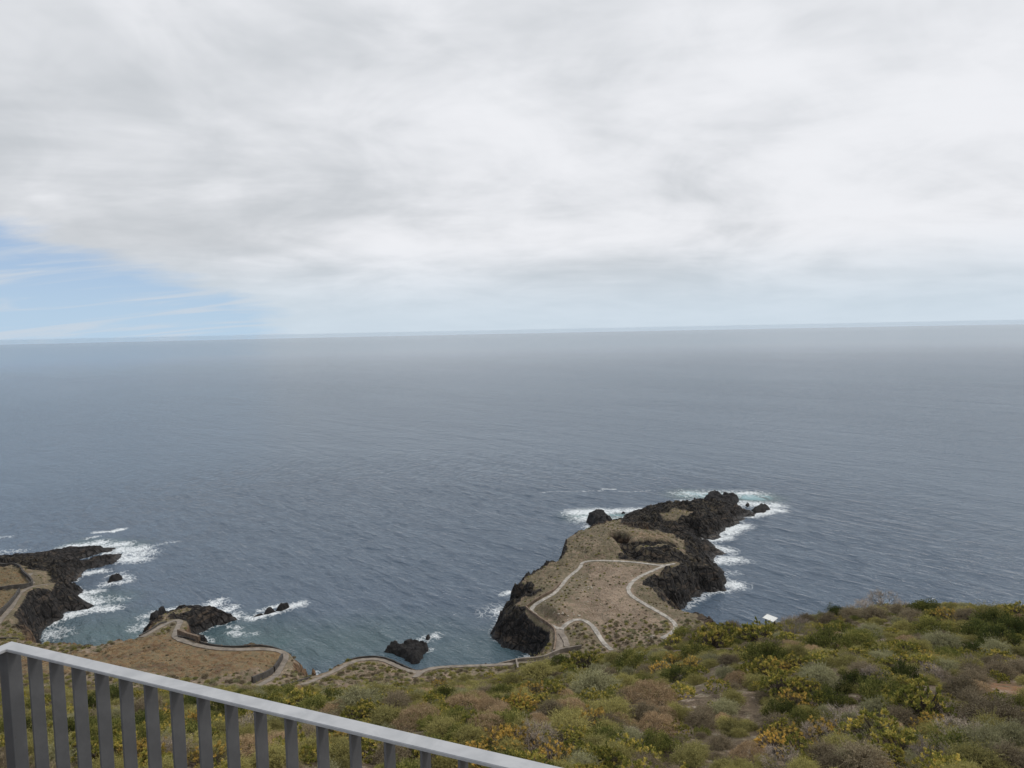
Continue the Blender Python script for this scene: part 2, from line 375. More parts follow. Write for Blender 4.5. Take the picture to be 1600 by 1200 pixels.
WALLS = [   # polyline, height, thickness, tone, label
    ('concrete', 1.0, 0.4, 'pale concrete parapet wall along the cove', poly(Z4, [(-300, 962), (0, 956), (210, 946), (345, 936), (430, 890), (482, 880), (540, 878)])),
    ('concrete', 1.1, 0.4, 'short pale wall running downhill from the cove parapet', poly(Z4, [(214, 950), (222, 990)])),
    ('brown', 1.0, 0.4, 'brown parapet wall above the big dark outcrop', poly(Z4, [(262, 682), (300, 716), (340, 746), (396, 772), (410, 800), (412, 850), (402, 898)])),
    ('brown', 0.8, 0.35, 'low brown wall along the left rim of the peninsula', poly(Z4, [(266, 676), (340, 624), (402, 592), (436, 552)])),
    ('dark', 1.3, 0.45, 'dark retaining wall inside the bend of the terrace path', poly(Z2, [(1206, 632), (1182, 686), (1142, 744)])),
    ('dark', 1.3, 0.45, 'dark retaining wall at the foot of the terrace path', poly(Z2, [(1132, 746), (1060, 782), (972, 832)])),
    ('dark', 0.5, 0.3, 'dark parapet wall along the seaward rim of the brown terrace', poly(Z2, [(395, 482), (480, 500), (600, 546), (720, 563), (850, 570), (930, 561), (980, 552), (1080, 548), (1180, 577), (1275, 600), (1272, 632)])),
    ('brown', 1.6, 0.5, 'brown stone wall beside the point with the path bend', poly(Z2, [(392, 470), (440, 480), (500, 500), (560, 530)])),
    ('dark', 0.5, 0.3, 'dark parapet wall above the left cove', poly(Z1, [(-60, 1100), (0, 1100), (240, 1105), (480, 1112), (600, 1134), (720, 1158)])),
    ('dark', 0.5, 0.3, 'dark wall beside the path out to the small point', poly(Z1, [(1090, 1078), (1200, 1018), (1300, 962)])),
    ('dark', 0.5, 0.3, 'dark wall along the seaward side of the low point path', poly(Z3, [(0, 873), (100, 842), (300, 762), (480, 684), (600, 645), (760, 637), (850, 664), (980, 730), (1050, 747), (1120, 728), (1180, 706), (1600, 691)])),
    ('dark', 1.4, 0.5, 'brown-black wall round the upper walled field', poly(Z1, [(-60, 735), (0, 727), (150, 694), (262, 682), (258, 662), (200, 600), (150, 548), (120, 534), (0, 528)])),
    ('dark', 1.4, 0.5, 'dark wall between the lower field and the coast path', poly(Z1, [(-20, 925), (60, 830), (152, 722)])),
]

# rock band, cliffs, surface relief
P2 = shore[:, :2]
near = np.zeros(GX.shape, bool)
D, SV = seg_dist(GX, GY, P2, shore[:, 2:4], closed=True)
IN = inside(GX, GY, P2)
D = np.where(IN, D, -D)
warp = 1.6 * fbm(GX / 9.0, GY / 9.0, 3, 4) + 0.7 * fbm(GX / 2.4, GY / 2.4, 8, 3)
Wd = SV[..., 0] * (1.0 + 0.35 * fbm(GX / 14.0, GY / 14.0, 21, 3))
brown = SV[..., 1]
Dw = D + warp * sstep(Wd, 2, 8) + 0.3
t = np.clip(Dw / np.maximum(Wd, 2.0), 0, 1)
_, _, cellv = worley(GX / 4.3 + 0.3 * fbm(GX / 5, GY / 5, 4, 2), GY / 4.3, 2)
f1, f2, cv2 = worley(GX / 2.0, GY / 2.0, 9)
prof = np.where(t < 1, 1 - (1 - t) ** 2.1, 1.0)
step_n = 4.0
prof_s = (np.floor(prof * step_n + cellv * 0.9) + sstep(prof * step_n + cellv * 0.9 - np.floor(prof * step_n + cellv * 0.9), 0.35, 0.75) - cellv * 0.9) / step_n
prof = np.where(t < 1, 0.55 * prof + 0.45 * np.clip(prof_s, 0, 1), 1)
def zone(f, pts, soft=4.0):
    P = np.array([on_top(*(f(*p) if f else p))[:2] for p in pts])
    dd = seg_dist(GX, GY, P, closed=True); return sstep(np.where(inside(GX, GY, P), dd, -dd), -soft, soft)
tipmask = zone(Z4, [(735, 262), (800, 272), (900, 292), (1000, 300), (1015, 335), (1130, 345), (1260, 290), (1500, 190), (1330, 120), (1100, 140), (900, 170), (740, 200)], 2.5)
tipmask = np.maximum(tipmask, zone(Z4, [(1040, 325), (1130, 340), (1260, 400), (1180, 450), (1110, 450), (1060, 400)], 2.0))
tipmask = np.maximum(tipmask, zone(Z4, [(1100, 470), (1180, 455), (1250, 500), (1260, 560), (1100, 600), (1060, 560)], 2.0))
tipmask = tipmask * (1 - 0.75 * zone(Z4, [(920, 205), (1000, 185), (1140, 190), (1160, 225), (1080, 255), (950, 240)], 3.0))
tipmask = np.clip(tipmask + sstep(GY, 225, 238) * sstep(-GX, 120, 135) * (TOP < 8.0), 0, 1)
outcrop = sstep(-np.hypot((GX - at_z(*Z4(225, 800), 7)[0]) / 1.2, GY - at_z(*Z4(225, 800), 7)[1]), -13, -10)
e0 = at_z(*Z4(930, 385), 12); scarp = sstep(-np.hypot((GX - e0[0]) / 2.0, GY - e0[1]), -8.5, -6)
rock = np.clip(np.maximum.reduce([1 - sstep(t, 0.82, 1.12 + 0 * t), tipmask, outcrop, scarp]) + 0.35 * fbm(GX / 5.0, GY / 5.0, 77, 3) * (t < 1.0), 0, 1)
rock = np.where(IN | (Dw > -6), rock, 1)
rock = rock * (1 - zone(Z4, [(288, 670), (318, 704), (398, 762), (440, 790), (500, 740), (600, 600), (560, 470), (470, 528), (405, 604), (345, 636)], 1.2))
relief = (ridged(GX / 9.0, GY / 9.0, 31, 4) - 0.2) * 1.9 + (np.minimum(f2 - f1, 0.5) - 0.2) * 1.5 + (cellv - 0.5) * (1.5 + 1.6 * tipmask) + 0.3 * fbm(GX / 1.3, GY / 1.3, 5, 2)
near_path = np.full(GX.shape, 1e9)
pz = np.zeros(GX.shape)
for (lab, wid, _), L in zip(PATHS, path_lines):
    lo, hi = L[:, :2].min(0) - 8, L[:, :2].max(0) + 8
    ix0, ix1 = np.searchsorted(gx, (lo[0], hi[0])); iy0, iy1 = np.searchsorted(gy, (lo[1], hi[1]))
    sl = (slice(iy0, iy1), slice(ix0, ix1))
    dd, zz = seg_dist(GX[sl], GY[sl], L[:, :2], L[:, 2:3])
    dd = dd - wid / 2
    m = dd < near_path[sl]
    near_path[sl] = np.where(m, dd, near_path[sl]); pz[sl] = np.where(m, zz[..., 0], pz[sl])
keep_flat = 1 - sstep(near_path, 0.3, 3.5)
TOPN = TOP + (0.5 * fbm(GX / 16.0, GY / 16.0, 50, 3) + 0.22 * fbm(GX / 2.6, GY / 2.6, 60, 3)) * sstep(GY, 6, 20)
rough_ = (GX < -15) * sstep(GY, 100, 130)
TOPN = TOPN + rough_ * (0.55 * np.abs(fbm(GX / 6.0, GY / 3.2, 210, 4)) - 0.15 + 0.25 * fbm(GX / 1.7, GY / 1.7, 214, 2))
Z = np.where(Dw > 0, np.maximum(TOPN, 1.0) * prof, Dw * 0.7)
Z = Z + relief * (1 - 0.7 * brown) * rock * sstep(Dw, -2.0, 2.5) * np.clip(np.maximum(TOP, 2.0) / 7.0, 0.3, 1.0) * (GY > 110)
# the gullies of the neck
for (pa, pb, dep, wid) in ((Z4(710, 300), Z4(800, 400), 2.6, 3.0), (Z4(700, 296), Z4(760, 312), 2.5, 2.0), (Z4(800, 345), Z4(1000, 345), 1.6, 2.0)):
    a = on_top(*pa); b = on_top(*pb); dd = seg_dist(GX, GY, [a[:2], b[:2]]); k = 1 - sstep(dd, wid * 0.4, wid * 1.3)
    Z = Z - dep * k; rock = np.maximum(rock, 0.9 * k)
Z = np.minimum(Z * (1 - keep_flat) + pz * keep_flat, 90.2)
rock = rock * (1 - sstep(-near_path, -2.0, -0.5))
def height(x, y):
    return float(bil(Z, gx[0], gy[0], GS, np.array([x]), np.array([y]))[0])
def on_ground(u, v, tmin=8.0, tmax=700.0):
    d = ray(u, v); t = np.geomspace(tmin, tmax, 2500)
    P = EYE[None] + d[None] * t[:, None]
    h = bil(Z, gx[0], gy[0], GS, P[:, 0], P[:, 1]) - P[:, 2]
    k = np.argmax(h > 0)
    if k == 0: return P[-1]
    f = h[k - 1] / (h[k - 1] - h[k]); return P[k - 1] * (1 - f) + P[k] * f

# zones of the ground: olive scrub, straw-dry field
dry = zone(None, [(150, 1018), (222, 996), (262, 990), (300, 1004), (390, 1014), (445, 1018), (430, 1048), (330, 1062), (200, 1050), (80, 1052), (0, 1058), (-60, 1050), (60, 1020)], 5)
dry = np.maximum(dry, zone(Z1, [(-80, 730), (0, 722), (150, 690), (250, 672), (150, 552), (0, 535), (-80, 540)], 2) * 1.0)
dry = np.maximum(dry, zone(Z1, [(-60, 740), (140, 722), (0, 880), (-60, 920)], 2) * 1.3)
olive = 0.45 + 0 * GX
bare = zone(Z4, [(560, 460), (900, 465), (790, 560), (800, 640), (980, 760), (960, 800), (820, 850), (700, 860), (640, 780), (560, 705), (450, 770), (420, 740), (560, 600), (600, 520)], 5)
olive = np.where(GY > 150, np.clip(0.76 - 0.42 * bare, 0, 1), olive)
olive = np.where((GX < -20) & (GY < 175), 0.6, olive)
trail = zone(None, [(1078, 1100), (1090, 1076), (1120, 1056), (1165, 1044), (1172, 1049), (1135, 1064), (1112, 1084), (1098, 1104)], 0.5)
trail = np.maximum(trail, zone(None, [(1525, 1078), (1555, 1068), (1600, 1070), (1600, 1084), (1540, 1086)], 0.6))
redsoil = zone(None, [(1515, 1080), (1550, 1066), (1610, 1068), (1610, 1086), (1540, 1088)], 1.0)
redsoil = np.maximum(redsoil, 0.8 * zone(Z4, [(800, 290), (900, 300), (990, 300), (960, 322), (860, 325), (790, 310)], 3))

# ------------------------------------------------------------------ ground material
m_ground, t = material('coast_ground')
pos = t.n('ShaderNodeNewGeometry').outputs[0]
nor = t.n('ShaderNodeSeparateXYZ', {0: t.n('ShaderNodeNewGeometry').outputs[1]}).outputs[2]
a_rock, a_brown, a_dry, a_olive, a_red, a_lit = (t.attr(k) for k in ('rock', 'brown', 'dry', 'olive', 'redsoil', 'litter'))
nl = t.noise(pos, 0.11, 5, 0.6); nm = t.noise(pos, 0.55, 6, 0.62); nf = t.noise(pos, 2.6, 5, 0.65)
soil = t.mix(t.ramp(nl, 0.35, 0.68), (0.168, 0.123, 0.087), (0.270, 0.203, 0.147))
soil = t.mix(t.math('MULTIPLY', t.ramp(nm, 0.48, 0.72), 0.6), soil, (0.27, 0.215, 0.165))
soil = t.mix(t.ramp(nf, 0.54, 0.66), soil, (0.38, 0.34, 0.28))
soil = t.mix(t.ramp(t.noise(pos, 1.5, 4, 0.7), 0.56, 0.64), soil, (0.105, 0.080, 0.052))
soil = t.mix(t.math('MULTIPLY', a_lit, t.ramp(nf, 0.7, 0.4)), soil, (0.085, 0.064, 0.042))
soil = t.mix(t.math('MULTIPLY', a_red, t.ramp(nm, 0.3, 0.6)), soil, (0.27, 0.125, 0.055))
straw = t.mix(t.ramp(nm, 0.38, 0.62), (0.135, 0.084, 0.044), (0.290, 0.195, 0.105))
straw = t.mix(t.ramp(nl, 0.50, 0.62), straw, (0.120, 0.074, 0.044))
straw = t.mix(t.math('MULTIPLY', t.ramp(nf, 0.55, 0.68), 0.7), straw, (0.095, 0.075, 0.040))
soil = t.mix(t.ramp(t.math('ADD', a_dry, t.math('MULTIPLY', t.math('SUBTRACT', nm, 0.5), 0.8)), 0.35, 0.65), soil, straw)
vegc = t.mix(t.ramp(nf, 0.35, 0.65), (0.070, 0.063, 0.036), (0.148, 0.128, 0.078))
vth = t.math('ADD', t.math('MULTIPLY', a_olive, 0.5), t.math('ADD', t.math('MULTIPLY', t.math('SUBTRACT', nf, 0.5), 0.9), t.math('MULTIPLY', t.math('SUBTRACT', nm, 0.5), 1.1)))
soil = t.mix(t.math('MULTIPLY', t.ramp(vth, 0.22, 0.40), 0.85), soil, vegc)
lava = t.mix(t.ramp(nm, 0.35, 0.7), (0.008, 0.0078, 0.0082), (0.032, 0.0285, 0.027))
lava = t.mix(t.ramp(nf, 0.54, 0.74), lava, (0.098, 0.080, 0.062))
str_ = t.noise(t.mapping(pos, scale=(0.10, 0.10, 0.9)), 1.0, 5, 0.6, 0.6)
lava = t.mix(t.math('MULTIPLY', t.ramp(str_, 0.54, 0.66), 0.6), lava, (0.088, 0.066, 0.048))
brownrock = t.mix(t.ramp(nm, 0.3, 0.7), (0.085, 0.052, 0.030), (0.20, 0.125, 0.070))
lava = t.mix(t.ramp(t.math('ADD', a_brown, t.math('MULTIPLY', t.math('SUBTRACT', nl, 0.5), 0.5)), 0.25, 0.6), lava, brownrock)
zz = t.n('ShaderNodeSeparateXYZ', {0: pos}).outputs[2]
lich = t.math('MULTIPLY', t.math('MULTIPLY', t.ramp(nor, 0.5, 0.85), t.ramp(zz, 3.5, 7.5)), t.ramp(nm, 0.48, 0.64))
lava = t.mix(t.math('MULTIPLY', lich, 0.62), lava, (0.085, 0.070, 0.042))
crk = t.n('ShaderNodeTexVoronoi', {'Vector': t.mapping(pos, scale=(1, 1, 0.55)), 'Scale': 0.42}, feature='DISTANCE_TO_EDGE').outputs[0]
lava = t.mix(t.math('MULTIPLY', t.ramp(crk, 0.10, 0.0), 0.7), lava, (0.004, 0.004, 0.004))
colr = t.mix(t.ramp(t.math('ADD', a_rock, t.math('MULTIPLY', t.math('SUBTRACT', nm, 0.5), 0.5)), 0.35, 0.6), soil, lava)
bsdf = t.n('ShaderNodeBsdfPrincipled', {'Base Color': colr, 'Roughness': t.math('ADD', 0.45, t.math('MULTIPLY', t.ramp(zz, 0.6, 2.2), 0.47)), 'Specular IOR Level': 0.2})
hgt = t.math('ADD', t.math('MULTIPLY', nf, 0.6), t.math('MULTIPLY', t.math('MULTIPLY', t.ramp(crk, 0.0, 0.16), a_rock), 1.2))
t.set(bsdf.inputs['Normal'], t.bump(hgt, 1.0, 0.35))
t.out(bsdf.outputs[0])

verts = np.stack([GX, GY, Z], -1).reshape(-1, 3)
zq = np.maximum.reduce([Z[:-1, :-1], Z[1:, :-1], Z[:-1, 1:], Z[1:, 1:]])
v_, q_, used = compact(verts, grid_quads(len(gx), len(gy), zq > -1.2))
me = quad_mesh('terrain', v_, q_)
for nme, arr in (('rock', rock), ('brown', brown), ('dry', dry), ('olive', olive), ('redsoil', redsoil), ('litter', (1 - sstep(GY, 85, 110)) * (1 - 0.25 * trail))):
    fattr(me, nme, arr.ravel()[used])
v_z_top = v_[:, 2].max()
terrain = set_props(link('terrain', me, m_ground), kind='structure')

# ------------------------------------------------------------------ the sea
def grow(a, step, lim, k=1.13):
    out = []; s = step
    while abs(a) < lim: s *= k; a = a + s * (1 if step > 0 else -1) * (1 if s > 0 else -1); out.append(a)
    return out
sx = np.arange(-262, 166, 0.9); sy = np.arange(128, 402, 0.9)
def extend(arr, lim_lo, lim_hi, k=1.12):
    hi = [arr[-1]]; s = arr[1] - arr[0]
    while hi[-1] < lim_hi: s = min(s * k, 2500); hi.append(hi[-1] + s)
    lo = [arr[0]]; s = arr[1] - arr[0]
    while lo[-1] > lim_lo: s = min(s * k, 2500); lo.append(lo[-1] - s)
    return np.r_[np.array(lo[1:])[::-1], arr, np.array(hi[1:])]
sxx = extend(sx, -55000, 55000); syy = extend(sy, -400, 60000)
SX, SY = np.meshgrid(sxx, syy)
wd = math.radians(-50)
a_ = SX * math.cos(wd) + SY * math.sin(wd); b_ = -SX * math.sin(wd) + SY * math.cos(wd)
fade = 1 - sstep(np.hypot(SX - (-50), SY - 265), 180, 330)
SZ = (0.34 * fbm(a_ / 26, b_ / 9, 101, 3) + 0.20 * fbm(a_ / 9, b_ / 3.6, 131, 2)) * fade - (SX ** 2 + SY ** 2) / (2 * RAD)
sub = fade > 0
dsea = np.full(SX.shape, 999.0); dsea[sub] = seg_dist(SX[sub], SY[sub], P2, closed=True)
foam = np.zeros(SX.shape); shal = np.zeros(SX.shape)
def capsule(arr, f, p, r, s, soft=0.95):
    a = at_z(*(f(*p[:2]) if f else p[:2]), 0)[:2]; b = at_z(*(f(*p[2:]) if f else p[2:]), 0)[:2]
    lo, hi = np.minimum(a, b) - 3 * r, np.maximum(a, b) + 3 * r
    ix0, ix1 = np.searchsorted(sxx, (lo[0], hi[0])); iy0, iy1 = np.searchsorted(syy, (lo[1], hi[1]))
    sl = (slice(iy0, iy1), slice(ix0, ix1))
    dd = seg_dist(SX[sl], SY[sl], [a, b])
    arr[sl] = np.maximum(arr[sl], s * (1 - sstep(dd, r * (1 - soft), r * (1 + soft))))
for p in [  # whitewater, zoom pixels: start, end, radius in metres, strength
    (Z4, (520, 195, 640, 190), 7, 1.0), (Z4, (560, 225, 720, 240), 8, 0.85), (Z4, (640, 190, 900, 180), 5, 0.9), (Z4, (470, 208, 520, 205), 4, 0.55),
    (Z4, (1060, 145, 1160, 140), 6, 1.0), (Z4, (1080, 100, 1400, 100), 9, 0.66), (Z4, (1330, 98, 1410, 97), 2.5, 1.0), (Z4, (1330, 150, 1500, 160), 7, 0.9),
    (Z4, (1480, 178, 1540, 185), 3.5, 1.0), (Z4, (1390, 215, 1480, 190), 3.5, 0.95), (Z4, (1260, 285, 1345, 260), 5, 1.0), (Z4, (1220, 310, 1300, 290), 4, 0.95),
    (Z4, (1140, 335, 1260, 320), 4, 1.0), (Z4, (1190, 365, 1260, 385), 5, 0.9), (Z4, (1180, 435, 1300, 430), 5, 0.95), (Z4, (1300, 430, 1380, 440), 4, 0.4), (Z4, (1255, 555, 1310, 560), 4.5, 1.0),
    (Z4, (1265, 500, 1310, 495), 3, 0.45), (Z4, (1190, 588, 1260, 585), 2.2, 0.8), (Z4, (1060, 665, 1160, 600), 2.6, 0.6), (Z4, (1040, 715, 1110, 715), 3, 0.55),
    (Z4, (150, 690, 215, 690), 4.2, 0.95), (Z4, (140, 606, 160, 604), 1.2, 1), (Z4, (172, 598, 228, 588), 1.8, 1.2), (Z4, (240, 582, 285, 578), 1.4, 1.1), (Z4, (260, 560, 330, 540), 2, 0.5), (Z4, (60, 700, 110, 660), 4, 0.42),
    (Z4, (120, 720, 190, 705), 3, 0.5), (Z4, (230, 640, 300, 600), 2, 0.55), (Z4, (420, 500, 440, 470), 2.4, 0.6), (Z4, (560, 380, 600, 340), 2.5, 0.55), (Z4, (578, 262, 600, 310), 3.2, 0.8), (Z4, (275, 915, 310, 925), 2.2, 0.95),
    (Z4, (650, 79, 705, 78), 1.4, 0.8), (Z4, (340, 95, 400, 92), 1.3, 0.5), (Z4, (980, 95, 1020, 99), 1.6, 0.7), (Z4, (420, 90, 640, 84), 1.6, 0.42), (Z4, (730, 90, 900, 84), 1.5, 0.4),
    (Z1, (540, 375, 780, 345), 5, 0.95), (Z1, (420, 415, 560, 395), 2.8, 0.8), (Z1, (760, 258, 890, 246), 2.2, 1.0), (Z1, (890, 246, 950, 230), 2.6, 1.05), (Z1, (690, 306, 760, 294), 1.6, 0.75), (Z1, (800, 370, 960, 355), 4.5, 0.95),
    (Z1, (940, 395, 1080, 390), 6, 0.95), (Z1, (940, 465, 1070, 470), 5.5, 0.95), (Z1, (960, 430, 1120, 420), 6, 0.85), (Z1, (1080, 400, 1180, 370), 3, 0.6), (Z1, (1180, 365, 1370, 330), 2.5, 0.42), (Z1, (480, 525, 900, 425), 2.2, 1.1), (Z1, (640, 500, 880, 400), 1.6, 0.9),
    (Z1, (660, 585, 780, 560), 3.2, 0.9), (Z1, (790, 574, 870, 564), 1.2, 0.7), (Z1, (860, 600, 960, 575), 2, 0.6), (Z1, (830, 660, 990, 640), 3, 0.85), (Z1, (950, 600, 1000, 620), 2.6, 0.75), (Z1, (500, 705, 590, 700), 2, 0.9),
    (Z1, (610, 770, 640, 790), 4.2, 1.0), (Z1, (640, 740, 730, 725), 3.6, 0.9), (Z1, (700, 790, 760, 810), 3.6, 0.9), (Z1, (770, 860, 880, 855), 3, 0.95), (Z1, (790, 780, 940, 790), 3.5, 0.5), (Z1, (540, 910, 720, 860), 3, 1.0), (Z1, (400, 980, 520, 915), 2.6, 0.9),
    (Z1, (310, 1050, 420, 1060), 5, 0.72), (Z1, (330, 1000, 430, 960), 3, 0.85), (Z1, (-20, 300, 90, 292), 2, 0.5), (Z1, (-20, 425, 150, 405), 4, 0.5),
    (Z1, (1090, 1000, 1170, 990), 3.4, 0.75), (Z1, (1130, 920, 1230, 885), 2.6, 0.8), (Z1, (1250, 930, 1330, 890), 2.4, 0.95), (Z1, (1300, 870, 1480, 845), 2.4, 0.8),
    (Z2, (530, 280, 680, 215), 4, 0.98), (Z2, (600, 290, 780, 260), 3.6, 0.95), (Z2, (690, 195, 720, 185), 2.2, 0.85), (Z2, (770, 320, 850, 320), 2.6, 0.95), (Z2, (820, 292, 860, 295), 1.6, 0.7),
    (Z2, (930, 330, 1000, 325), 1.6, 0.9), (Z2, (990, 330, 1180, 275), 2.4, 1.0), (Z2, (1040, 270, 1200, 225), 1.8, 0.9), (Z2, (1230, 255, 1340, 225), 3.0, 0.95), (Z2, (810, 445, 860, 460), 2, 0.8), (Z2, (800, 390, 870, 405), 1.4, 0.7), (Z2, (930, 460, 990, 445), 1.5, 0.6), (Z2, (540, 480, 620, 510), 2.2, 0.7),
    (Z3, (1130, 490, 1210, 460), 2.2, 0.75), (Z3, (1070, 500, 1110, 520), 1.6, 0.55), (Z3, (920, 548, 1040, 530), 1.2, 0.8), (Z3, (1150, 590, 1165, 570), 1.2, 0.6), (Z3, (265, 760, 280, 750), 1, 0.8),
    ]:
    capsule(foam, *p)
foam = np.maximum(foam, 0.5 * (1 - sstep(dsea, 0.5, 2.2)))
for p in [(None, (160, 990, 240, 1005), 16, 1.0, 0.9), (None, (350, 1000, 420, 1005), 15, 1.0, 0.9), (None, (500, 1010, 560, 1005), 16, 0.9, 0.9), (None, (700, 1020, 800, 1010), 14, 0.7, 0.9),
          (None, (580, 1000, 660, 1000), 16, 0.6, 0.9), (Z4, (560, 210, 740, 220), 9, 1.6, 0.95), (Z4, (1080, 105, 1420, 120), 10, 1.6, 0.95), (Z1, (640, 350, 1000, 370), 8, 1.0, 0.7), (Z1, (720, 770, 860, 790), 8, 0.9, 0.8), (Z1, (350, 990, 900, 960), 10, 0.6, 0.9)]:
    capsule(shal, *p)
me = quad_mesh('sea', np.stack([SX, SY, SZ], -1).reshape(-1, 3), grid_quads(len(sxx), len(syy)))
fattr(me, 'foam', foam); fattr(me, 'shallow', shal)
m_sea, t = material('sea_water')
pos = t.n('ShaderNodeNewGeometry').outputs[0]
wp = t.mapping(pos, rot=(0, 0, -wd))
w1 = t.noise(t.mapping(wp, scale=(0.045, 0.13, 0.1)), 1.0, 4, 0.55, 0.3)
w2 = t.noise(t.mapping(wp, scale=(0.16, 0.42, 0.3)), 1.0, 4, 0.6, 0.3)
w3 = t.noise(t.mapping(pos, rot=(0, 0, -wd + 0.5), scale=(0.6, 1.3, 1.0)), 1.0, 3, 0.6)
hh = t.math('ADD', t.math('ADD', t.math('MULTIPLY', w1, 1.2), t.math('MULTIPLY', w2, 1.1)), t.math('MULTIPLY', w3, 0.35))
dist = t.n('ShaderNodeCameraData').outputs[2]
fa = t.attr('foam'); sa = t.attr('shallow')
big = t.noise(t.mapping(pos, scale=(0.004, 0.0012, 1)), 1.0, 3, 0.5)
deep = t.mix(big, (0.049, 0.078, 0.114), (0.066, 0.096, 0.136))
fn_a = t.noise(t.mapping(wp, scale=(0.10, 0.2, 0.5)), 1.0, 5, 0.65, 0.8)
wc = t.mix(t.math('MULTIPLY', sa, 0.7, clamp=True), deep, (0.046, 0.088, 0.086))
wc = t.mix(t.math('MULTIPLY', t.ramp(sa, 0.9, 1.7), t.ramp(t.math('ADD', fn_a, 0.0), 0.40, 0.58)), wc, (0.20, 0.36, 0.39))
fn = t.noise(t.mapping(wp, scale=(0.42, 0.8, 0.5)), 1.0, 8, 0.74, 1.2)
fn2 = t.noise(pos, 2.2, 4, 0.6, 0.5)
fv = t.math('ADD', fa, t.math('ADD', t.math('MULTIPLY', t.math('SUBTRACT', fn, 0.5), 2.6), t.math('MULTIPLY', t.math('SUBTRACT', fn2, 0.5), 0.6)))
warpv = t.n('ShaderNodeVectorMath', {0: wp, 1: t.mapping(t.noise(pos, 0.5, 3, 0.5, 0.0, True), scale=(3.0, 3.0, 0))}, operation='ADD').outputs[0]
vor = t.n('ShaderNodeTexVoronoi', {'Vector': t.mapping(warpv, scale=(0.30, 0.55, 0.0)), 'Scale': 1.0}, feature='DISTANCE_TO_EDGE').outputs[0]
lace = t.math('MULTIPLY', t.ramp(vor, 0.11, 0.02), t.ramp(t.math('ADD', fa, t.math('MULTIPLY', t.math('SUBTRACT', fn, 0.5), 1.2)), 0.16, 0.5))
fm = t.math('MULTIPLY', t.math('MAXIMUM', t.ramp(fv, 0.55, 1.0), t.math('MULTIPLY', lace, 0.55)), t.ramp(fa, 0.04, 0.25))
lanes = t.noise(t.mapping(wp, scale=(0.0016, 0.006, 1)), 1.0, 4, 0.6, 0.5)
w0 = t.noise(t.mapping(wp, scale=(0.010, 0.032, 0.1)), 1.0, 4, 0.62, 0.4)
hh = t.math('ADD', hh, t.math('MULTIPLY', w0, 3.2))
hh = t.math('MULTIPLY', hh, t.math('ADD', 0.65, t.math('MULTIPLY', lanes, 0.7)))
off = t.n('ShaderNodeVectorMath', {0: pos}, operation='LENGTH').outputs[1]
hh = t.math('MULTIPLY', hh, t.math('SUBTRACT', 1.0, t.math('MULTIPLY', t.ramp(off, 700.0, 4200.0), 0.92)))   # swell too far out to resolve
nrm = t.bump(hh, 1.0, 0.75)
fr = t.n('ShaderNodeFresnel', {0: 1.333, 1: nrm}).outputs[0]
gl = t.n('ShaderNodeBsdfGlossy', {0: (1, 1, 1, 1), 1: t.math('ADD', 0.07, t.math('MULTIPLY', lanes, 0.08)), 'Normal': nrm})
df = t.n('ShaderNodeBsdfDiffuse', {0: wc, 'Normal': nrm})
water = t.n('ShaderNodeMixShader', {0: t.math('ADD', 0.01, t.math('MULTIPLY', fr, 0.72)), 1: df.outputs[0], 2: gl.outputs[0]})
foamc = t.mix(t.ramp(fn2, 0.3, 0.7), (0.62, 0.68, 0.70), (0.86, 0.88, 0.89))
fb = t.n('ShaderNodeBsdfPrincipled', {'Base Color': foamc, 'Roughness': 0.85, 'Specular IOR Level': 0.2, 'Normal': t.bump(fn, 1.0, 0.8)})
mx = t.n('ShaderNodeMixShader', {0: fm, 1: water.outputs[0], 2: fb.outputs[0]})
t.out(mx.outputs[0])
set_props(link('sea', me, m_sea), kind='structure')

# ------------------------------------------------------------------ footpaths and walls
m_conc = simple('pale_concrete', (0.31, 0.285, 0.25), 0.9, 0.35, 0.9, 0.02, 6, coord=3)
m_conc2 = simple('weathered_concrete', (0.20, 0.172, 0.142), 0.9, 0.25, 0.7, 0.04, 4, coord=3)
m_brownwall = simple('brown_masonry', (0.17, 0.125, 0.09), 0.95, 0.3, 0.8, 0.06, 3, coord=3)
m_darkwall = simple('dark_masonry', (0.062, 0.056, 0.05), 0.95, 0.35, 0.8, 0.06, 3, coord=3)
def ribbon(Q, wd, hi, lo, seed=0):
    """a strip with a real section along a line: top at +hi, sides down to -lo"""
    T = np.gradient(Q[:, :2], axis=0); T /= np.linalg.norm(T, axis=1)[:, None] + 1e-9
    N = np.c_[-T[:, 1], T[:, 0]]
    rs = np.random.RandomState(seed); j = 1 + 0.30 * (rs.rand(len(Q)) - 0.5)
    rows = []
    for sgn, z in ((1, -lo), (1, hi), (-1, hi), (-1, -lo)):
        P = Q.copy(); P[:, :2] += N * (sgn * wd / 2 * j)[:, None]; P[:, 2] += z + (rs.rand(len(Q)) - 0.5) * 0.06 * (z > 0)
        rows.append(P)
    V = np.stack(rows, 1).reshape(-1, 3); n = len(Q); F = []
    for i in range(n - 1):
        for k in range(3): F.append((i * 4 + k, i * 4 + k + 1, i * 4 + 5 + k, i * 4 + 4 + k))
    F += [(0, 3, 2, 1), ((n - 1) * 4, (n - 1) * 4 + 1, (n - 1) * 4 + 2, (n - 1) * 4 + 3)]
    return V, F
for i, ((lab, wid, _), Q) in enumerate(zip(PATHS, path_lines)):
    V, F = ribbon(Q, wid, 0.12 + 0.006 * i, 0.6, i)
    o = set_props(link('footpath', mesh('footpath', V, F), m_conc if i in (0, 1, 2) else m_conc2), kind='structure')
    o['label'] = lab
